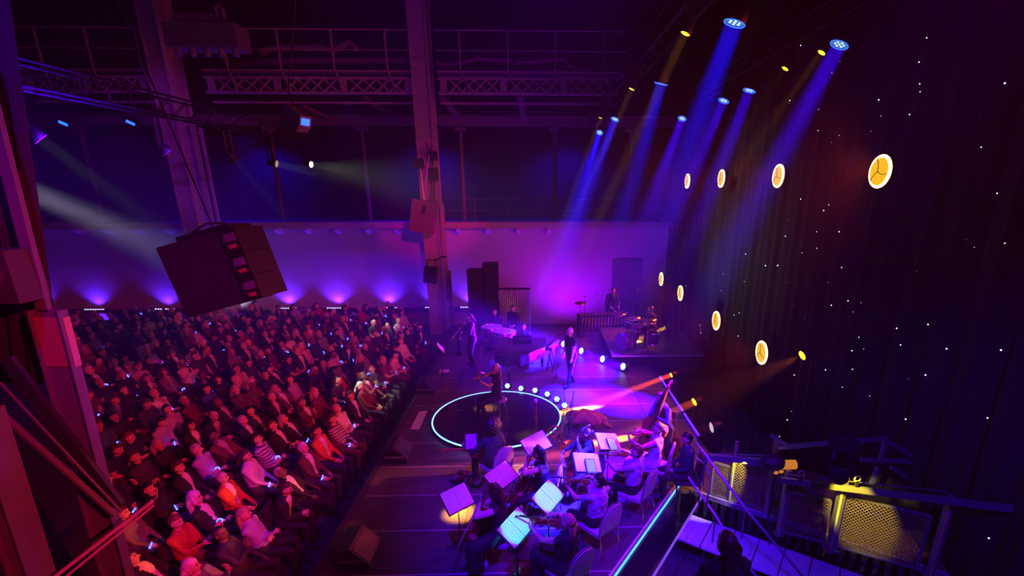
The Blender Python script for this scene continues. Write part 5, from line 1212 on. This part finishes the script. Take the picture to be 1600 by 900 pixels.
for i in range(5):
    for j in range(2): MB().box((-.24 + .12 * i, -.09 + .17 * j, .095 + .012 * j), (.09, .13, .05)).build('pedal', [ALU, M_brass, CHROME, mat('pedal_red', (.3, .03, .03), .4)][(i + j * 2) % 4], t); MB().lathe([(.012, 0), (.012, .02), (0, .02)], (-.24 + .12 * i, -.11 + .17 * j, .12), n=8).build('switch', CHROME, t)
bt = S(760, 892); t = thing('water_bottle', (bt.x, bt.y, STAGE), 'clear water bottle beside the near cellist\'s chair', 'bottle'); MB().lathe([(.0, 0), (.032, 0), (.032, .15), (.012, .19), (.012, .21)], n=12).build('bottle_body', mat('bottle_plastic', (.5, .5, .6), .15), t, True); MB().lathe([(.014, .21), (.014, .23), (0, .23)], n=10).build('cap', mat('cap_white', (.7, .7, .7), .5), t)
# bassoon on a stand, brass horn, draped coat and instrument cluster right of the platform
bs = S(838, 718); t = thing('bassoon', (bs.x, bs.y, STAGE), 'upright bassoon with pale bell ring rising behind the white page', 'bassoon')
MB().tube((0, 0, .08), (0, 0, .95), .032, .028, 10).build('boot_joint', M_woodd, t); MB().tube((0, 0, .95), (0, 0, 1.34), .026, .022, 10).build('bell_joint', M_wood, t); MB().lathe([(.03, 1.33), (.036, 1.36), (.03, 1.39)], n=14).build('bell_ring', mat('ivory', (.8, .78, .72), .4), t)
for k in range(10): MB().box((.0, -.034, .35 + .085 * k), (.016, .014, .05)).build('key', CHROME, t)
for k in range(3): MB().tube((0, 0, .3), (.2 * math.cos(k * 2.1), .2 * math.sin(k * 2.1), .01), .009, n=5).build('stand_leg', BLKMET, t)
hn = S(866, 702); t = thing('french_horn', (hn.x, hn.y, STAGE), 'orange-lit brass horn resting on a stand right of the white page', 'horn')
for r_, n_k in ((.16, 26), (.12, 22)): MB().path([(r_ * math.cos(a), .02 * (r_ < .14), .42 + r_ * math.sin(a)) for a in [2 * math.pi * k / n_k for k in range(n_k)]], .014, 8, closed=True).build('coil', M_brass, t, True)
MB().lathe([(.02, 0), (.03, .12), (.06, .2), (.15, .26)], (.1, 0, .32), (.4, -.6, -.3), 18).build('bell', M_brass, t, True)
for k in range(3): MB().tube((-.04 + .04 * k, -.03, .40), (-.04 + .04 * k, -.03, .50), .014, n=8).build('valve', CHROME, t)
for k in range(3): MB().tube((0, 0, .3), (.2 * math.cos(k * 2.1), .2 * math.sin(k * 2.1), .01), .01, n=5).build('stand_leg', BLKMET, t)
ct = S(915, 668); t = thing('draped_coat', (ct.x, ct.y, STAGE), 'tan fleecy coat draped over a low stool right of the platform', 'coat', rz=rad(-15))
def coatfn(p):
    a = math.atan2(p.y, p.x); r = .40 + .05 * math.sin(5 * a) + .03 * math.sin(9 * a + 1)
    return V((p.x * r * 1.15, p.y * r * .72, max(-.02, p.z * .20 + .03 * math.sin(p.x * 7) * math.cos(p.y * 6)) + .24))
MB().ell((0, 0, 0), 1, 40, 16, None, 0, coatfn).build('coat_cloth', mat('fleece', (.36, .20, .10), .95, noise=.6, scale=18, bump=.6), t, True)
MB().path([(.35, .0, .24), (.52, .05, .10), (.60, .12, .03)], [.07, .05, .03], 10).build('sleeve', mat('fleece', (.36, .20, .10)), t, True)
for k in range(4): MB().tube((.2 * math.cos(k * 1.57 + .7), .14 * math.sin(k * 1.57 + .7), .24), (.26 * math.cos(k * 1.57 + .7), .2 * math.sin(k * 1.57 + .7), 0), .015, n=6).build('stool_leg', BLACK, t)
for px, lb in (((889, 668), 'clarinet'), ((878, 684), 'flute'), ((893, 650), 'oboe')):
    p = S(*px); t = thing('instrument_stand', (p.x, p.y, STAGE), f'dark {lb} upright on a small stand at the platform edge', 'instrument'); MB().tube((0, 0, .05), (.04, .03, .68), .016, .012, 8).build(lb + '_tube', M_ebony if lb != 'flute' else CHROME, t)
    for k in range(7): MB().box((.005 + .005 * k, -.016, .16 + .07 * k), (.014, .012, .03)).build('key', CHROME, t)
    for k in range(4): MB().tube((0, 0, .12), (.14 * math.cos(k * 1.57), .14 * math.sin(k * 1.57), .01), .008, n=5).build('stand_leg', BLKMET, t)
# guitar on a stand behind the bass player: amber neck upright
g0 = S(1050, 738); t = guitar('upright guitar with amber neck on a stand right of the double bass', V((g0.x, g0.y, STAGE + .28)), (-.04, .06, 1), (-.3, -1, .1), M_woodd)
gs = thing('guitar_stand', (g0.x, g0.y + .06, STAGE), 'black tubular guitar stand behind the double bass player', 'guitar stand')
for k in range(3): MB().tube((0, 0, .55), (.22 * math.cos(k * 2.1), .22 * math.sin(k * 2.1), .01), .011, n=6).build('leg', BLKMET, gs)
MB().tube((0, 0, .3), (0, -.2, .26), .011, n=6).build('arm', BLKMET, gs)
# ------------------------------------------------------------------ hanging loudspeakers
hp = at_y(352, 423, 7.2)
t = thing('hanging_loudspeaker', hp, 'big black hanging loudspeaker cluster over the audience, seen from behind', 'speaker', rot=(rad(-4), rad(-15), rad(0)), scale=.82)
M_cab = mat('speaker_cabinet', (.003, .003, .004), .8)
for k in range(3): MB().box((-.14, 0, .41 - .41 * k), (1.12, .8, .41)).build('cabinet', M_cab, t)
M_back = mat('speaker_backplate', (.012, .010, .011), .4, .4)
for k in range(3):
    bk = MB().box((.56, -.02, .41 - .41 * k), (.30, .84, .40)).build('rear_panel', M_back, t)
    MB().box((.58, -.45, .45 - .41 * k), (.17, .02, .13)).build('connector_plate', ALU, bk); MB().box((.58, -.45, .30 - .41 * k), (.12, .03, .06)).build('handle', mat('handle_red', (.25, .05, .05), .4), bk); MB().path([(.50, -.46, .5 - .41 * k), (.48, -.5, .38 - .41 * k), (.52, -.46, .28 - .41 * k)], .012, 5).build('cable_loop', RUBBER, bk)
MB().box((.1, 0, .66), (.9, .7, .07)).build('rigging_frame', BLKMET, t); MB().tube((.1, 0, .68), (.1, 0, 6.8), .012, n=5).build('chain', BLKMET, t)
MB().path([(-.15, -.2, .72), (.2, -.3, .78), (.5, -.3, .72), (.62, -.3, .6)], .018, 6).build('cable', RUBBER, t)
hp = at_y(661, 338, 20.6); t = thing('column_loudspeaker', hp, 'grey square loudspeaker hung beside the stage column', 'speaker', rot=(0, rad(11), rad(8)))
MB().box((0, 0, 0), (.95, .6, 1.25)).build('cabinet', mat('grey_cabinet', (.16, .13, .17), .6), t); MB().box((.02, -.31, .28), (.14, .03, .34)).build('rear_plate', BLACK, t)
MB().tube((0, 0, .6), (-.05, 0, 2.4), .012, n=5).build('chain', ALU, t)
hp = at_y(673, 429, 20.9); t = thing('column_floodlight', hp, 'small black floodlight clamped low on the stage column', 'lamp', rot=(0, rad(8), 0))
MB().box((0, 0, 0), (.52, .4, .68)).build('housing', BLACK, t); MB().path([(-.18, 0, .34), (-.18, 0, .62), (.18, 0, .62), (.18, 0, .34)], .025, 6).build('bracket', BLACK, t); MB().path([(.1, 0, .62), (.35, .3, .75), (.5, .6, .75)], .03, 6).build('arm', BLACK, t)

# ------------------------------------------------------------------ right foreground: gated walkway, stairs, rails, lamps
M_gate = mat('gate_steel', (.20, .20, .26), .4, .6); M_mesh = mat('perforated_sheet', (.16, .13, .07), .5, .2)
GP = [(1108, 775), (1133, 785), (1222, 800), (1227, 832), (1298, 858), (1300, 860), (1500, 905)]
BZ = .9
def floor_pt(x, y): return at_z(x, y, BZ)
def gate(x0, y0, x1, y1, ytop0, label, light_holes=True):
    a, c = floor_pt(x0, y0), floor_pt(x1, y1); t = thing('mesh_gate', a, label, 'gate'); d = c - a; L = d.length; u = d / L; top = at_y(x0, ytop0, a.y).z - BZ
    n = V((u.y, -u.x, 0))
    for p, q in (((0, 0, .02), d + V((0, 0, .02))), ((0, 0, top), d + V((0, 0, top)))): MB().bar(p, q, .035, .035).build('rail', M_gate, t)
    for k in (0, 1): MB().bar(d * k, d * k + V((0, 0, top)), .035, .035).build('stile', M_gate, t)
    # perforated panel: lattice of thin strips
    m = MB(); st = .058
    Rm = Matrix((u, n, V((0, 0, 1)))).transposed()
    k = -top
    while k < L:
        p0 = max(0, k); z0 = p0 - k; p1 = min(L, k + top); z1 = p1 - k
        if p1 - p0 > .02: m.bar(u * p0 + V((0, 0, z0 * 1.0)), u * p1 + V((0, 0, z1)), .012, .004, up=n)
        z0b = min(top, top - (p0 - k) ); 
        if p1 - p0 > .02: m.bar(u * p0 + V((0, 0, top - z0)), u * p1 + V((0, 0, top - z1)), .012, .004, up=n)
        k += st
    m.build('perforated_panel', M_mesh, t)['kind'] = 'stuff'
    return t, a, d, top
gate(1110, 772, 1136, 781, 722, 'yellow-lit mesh gate at the head of the stairs')
gate(1138, 783, 1184, 793, 720, 'violet mesh gate right of the yellow-lit one')
gate(1222, 832, 1285, 848, 768, 'mesh gate half lit by yellow dots left of the green-lit post')
gate(1305, 854, 1432, 890, 775, 'large mesh gate with a bright disc of yellow dots')
for (x, y0, y1, lb, w_) in ((1140, 783, 690, 'slim black gate post at the stairs', .05), (1196, 800, 690, 'dark gate post left of the lamp cluster', .07), (1216, 835, 735, 'gate post with yellow-green light coloured on its edge, left', .07), (1297, 858, 735, 'gate post with bright yellow-green light coloured on its edge, in the middle', .09), (1452, 900, 775, 'dark leaning gate post at right', .08)):
    a = floor_pt(x, y0); z = at_y(x, y1, a.y).z - BZ; t = thing('gate_post', a, lb, 'post'); MB().box((0, 0, z / 2), (w_, w_, z)).build('post_tube', M_gate, t); MB().box((-w_ * .3, -w_ * .55, z / 2), (w_ * .3, .012, z * .96)).build('edge_strip', mat('yellow_lit_strip', (.55, .6, .15), .4), t); MB().box((0, 0, .01), (w_ * 2, w_ * 2, .02)).build('foot_plate', M_gate, t)  # strip colour puts the yellow-green lamp light on the post edges
# long rails above the gates
def rail(p, q, w_, lb, h=None, m=M_gate, name='walkway_rail'):
    o = MB().bar(p, q, w_, h or w_).build(name, m); return tag(o, lb, 'rail')
def P_(x, y, Y): return at_y(x, y, Y)
rail(P_(1220, 750, 6.6), P_(1620, 800, 5.2), .05, 'long violet-lit rail running right above the gates', .09)
rail(P_(1225, 741, 6.7), P_(1480, 768, 5.9), .015, 'thin wire rail just above the long violet rail')
rail(P_(1100, 714, 7.6), P_(1200, 722, 7.2), .05, 'short purple rail behind the stairs', .10)
rail(P_(1060, 708, 8.0), P_(1200, 712, 7.6), .02, 'thin blue tube behind the stairs')
t = thing('steel_frame', P_(1215, 700, 7.4), 'dim blue square-tube frame behind the lamp cluster at right', 'frame'); O_ = V(t.location)
for p, q in (((1215, 699), (1385, 685)), ((1385, 683), (1376, 720)), ((1385, 688), (1432, 717)), ((1302, 694), (1300, 716)), ((1345, 718), (1620, 728)), ((1372, 730), (1362, 755)), ((1392, 730), (1425, 752)), ((1430, 730), (1422, 755)), ((1425, 752), (1610, 766)), ((1548, 735), (1515, 825)), ((1235, 700), (1205, 680))):
    MB().bar(P_(*p, 7.0) - O_, P_(*q, 7.0) - O_, .06, .06, up=(0, 1, 0)).build('tube', M_gate, t)
# raised platform below the gates with dark pointed skirt strips and violet floor boards
a, c = floor_pt(1085, 768), floor_pt(1560, 925); u = (c - a).normalized(); n = V((u.y, -u.x, 0)); L = (c - a).length
pf = thing('walkway_platform', a, 'raised walkway behind the mesh gates with dark red boards', 'platform')
wd = -n if n.y < 0 else n
for k in range(int(L / .32)): MB().box(u * (.16 + .32 * k) + wd * 1.0 + V((0, 0, -.03)), (.31, 2.0, .05), Matrix((u, wd, V((0, 0, 1)))).transposed()).build('board', mat('walkway_board', (.12, .05, .05), .6, noise=.3), pf)
MB().box(u * L / 2 + wd * .02 + V((0, 0, -.03)), (L, .04, .09), Matrix((u, wd, V((0, 0, 1)))).transposed()).build('kick_edge', mat('kick_edge_paint', (.25, .2, .32), .5), pf)
for k in range(int(L / .16)):
    b0 = u * (.08 + .16 * k) - wd * .02
    m = MB(); m.add([b0 - u * .055 + V((0, 0, -.07)), b0 + u * .055 + V((0, 0, -.07)), b0 + u * .03 + V((0, 0, -.42)), b0 - u * .02 + V((0, 0, -.46)), b0 - u * .055 + V((0, 0, -.07)) + wd * .012, b0 + u * .055 + V((0, 0, -.07)) + wd * .012, b0 + u * .03 + V((0, 0, -.42)) + wd * .012, b0 - u * .02 + V((0, 0, -.46)) + wd * .012], [(0, 1, 2, 3), (7, 6, 5, 4), (0, 4, 5, 1), (1, 5, 6, 2), (2, 6, 7, 3), (3, 7, 4, 0)]); m.build('skirt_strip', BLACK, pf)
for k in range(9): MB().box(u * (.2 + .42 * k) - wd * .45 + V((0, 0, -.50)), (.40, .8, .03), Matrix((u, wd, V((0, 0, 1)))).transposed()).build('step_board', mat('step_paint', (.50, .42, .60), .5), pf)
# stairs handrails
for q, lb in ((((1086, 690), (1103, 712), (1165, 795), (1258, 905)), 'violet-lit handrail sweeping down beside the stairs'), (((1075, 745), (1118, 805), (1150, 860), (1185, 905)), 'lower violet-lit handrail in front of the stairs')):
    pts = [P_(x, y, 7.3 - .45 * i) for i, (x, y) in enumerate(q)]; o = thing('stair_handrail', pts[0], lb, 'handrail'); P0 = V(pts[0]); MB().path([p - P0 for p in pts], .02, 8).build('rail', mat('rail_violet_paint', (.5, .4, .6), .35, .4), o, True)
    for p in pts[1:3]: MB().tube(p - P0, p - P0 + V((0, 0, -.55)), .014, n=6).build('post', M_gate, o)
cv = P_(1100, 722, 6.9); t = thing('curved_handle', cv, 'curved orange-lit grab rail at the head of the stairs', 'grab rail'); pts = [P_(x, y, 6.9) - cv for x, y in ((1088, 715), (1099, 724), (1107, 735), (1110, 748), (1107, 763), (1104, 790))]; MB().path(pts, .013, 8).build('rail', mat('rail_pale2', (.6, .45, .4), .35, .4), t, True)
# lamp cluster on the gate posts
p = P_(1215, 722, 6.8); t = thing('floor_lamp_cluster', p, 'black work lamp with glowing amber heat fins beside the gates', 'lamp')
MB().ell((-.08, .0, .0), (.20, .16, .13), 16, 10).build('hood', BLACK, t, True)
for k in range(4): MB().lathe([(.075, 0), (.075, .03)], (.08 + .055 * k, -.03, -.03), (1, 0, 0), 14).build('amber_fin', mat('amber_fin', (1, .45, .05), emit=(1, .33, .02), strength=.55), t)
for k in range(2): MB().ell((-.08 + .08 * k, -.15, -.10 + .02 * k), (.04, .015, .03), 8, 6).build('amber_window', mat('amber_fin', (1, .45, .05)), t)
MB().tube((0, 0, -.1), (0, .02, BZ - p.z), .02).build('pole', BLKMET, t)
p = P_(1312, 745, 5.75); moving_head(p, floor_pt(1350, 842) + V((0, .1, .35)), .10, 'large black moving lamp on the middle gate post throwing yellow light', M_lensy, False, hang=True, color=(1, .68, .0), watt=420, angle=40, rim=None, drop=.52, body=mat('matt_black', (.008, .008, .008), .9))
p = P_(1165, 724, 7.3); spot(p, floor_pt(1125, 775) + V((0, .15, .3)), (1, .75, .02), 160, 60, .3, .03)
for x, y, lb in ((1252, 740, 'left'), (1308, 740, 'middle'), (1340, 748, 'right')):
    p = P_(x, y, 6.1); t = thing('pipe_clamp', p, 'round pipe clamp with rim coloured as lit yellow-green, %s of three by the gates' % lb, 'clamp'); MB().path([(.045 * math.cos(a_), 0, .045 * math.sin(a_)) for a_ in [2 * math.pi * k / 14 for k in range(14)]], .012, 6, closed=True).build('clamp_ring', mat('yellow_lit_strip', (.55, .6, .15), .4), t); MB().box((0, 0, -.08), (.04, .03, .09)).build('bolt', BLKMET, t)  # ring colour stands for yellow-green light falling on the clamps
# crew in the dark right corner
cp = at_y(1140, 862, 3.5); lz = cp.z - 1.60
tag(MB().box((cp.x + .1, cp.y, lz / 2), (.7, .7, lz)).box((cp.x + .1, cp.y - .1, lz - .02), (.78, .95, .05)).build('stair_landing', BLACK), 'black stair landing under the stagehand at the bottom right', 'landing')
ST2 = pose(STAND, wrist_l=(-.22, .30, 1.0), wrist_r=(.22, .30, 1.0), head_pitch=-14)
b_ = make_body(ST2, .018); o = add_person(b_, (cp.x, cp.y, lz), face(-.15, 1), 'stagehand in black seen from behind in the bottom right corner', SKINS[1], 'black', 'black', 'bob', 'brown', None, None, 'person')
cp = at_z(1078, 690, STAGE + 1.18); b_ = make_body(pose(SIT, chest=(0, .02, .91)), .018); o = add_person(b_, (cp.x, cp.y, STAGE), face(-1, .1), 'stagehand in dark clothes sitting in the dark beside the stairs', SKINS[1], 'navy', 'black', 'short', 'black', None, None, 'person')
c_ = link('player_chair', ch_me); c_.location = (cp.x, cp.y, STAGE); c_.rotation_euler = (0, 0, face(-1, .1)); tag(c_, 'dark chair under the stagehand beside the stairs', 'chair')
# cable coil on the floor behind the barrier
p = at_z(1070, 842, .0); tag(MB().path([(p.x + (.16 + .004 * k) * math.cos(k * .5), p.y + (.16 + .004 * k) * math.sin(k * .5), .02 + .003 * (k % 5)) for k in range(60)], .012, 5).build('cable_coil', RUBBER), 'loose coil of black cable behind the diagonal barrier', 'cable')
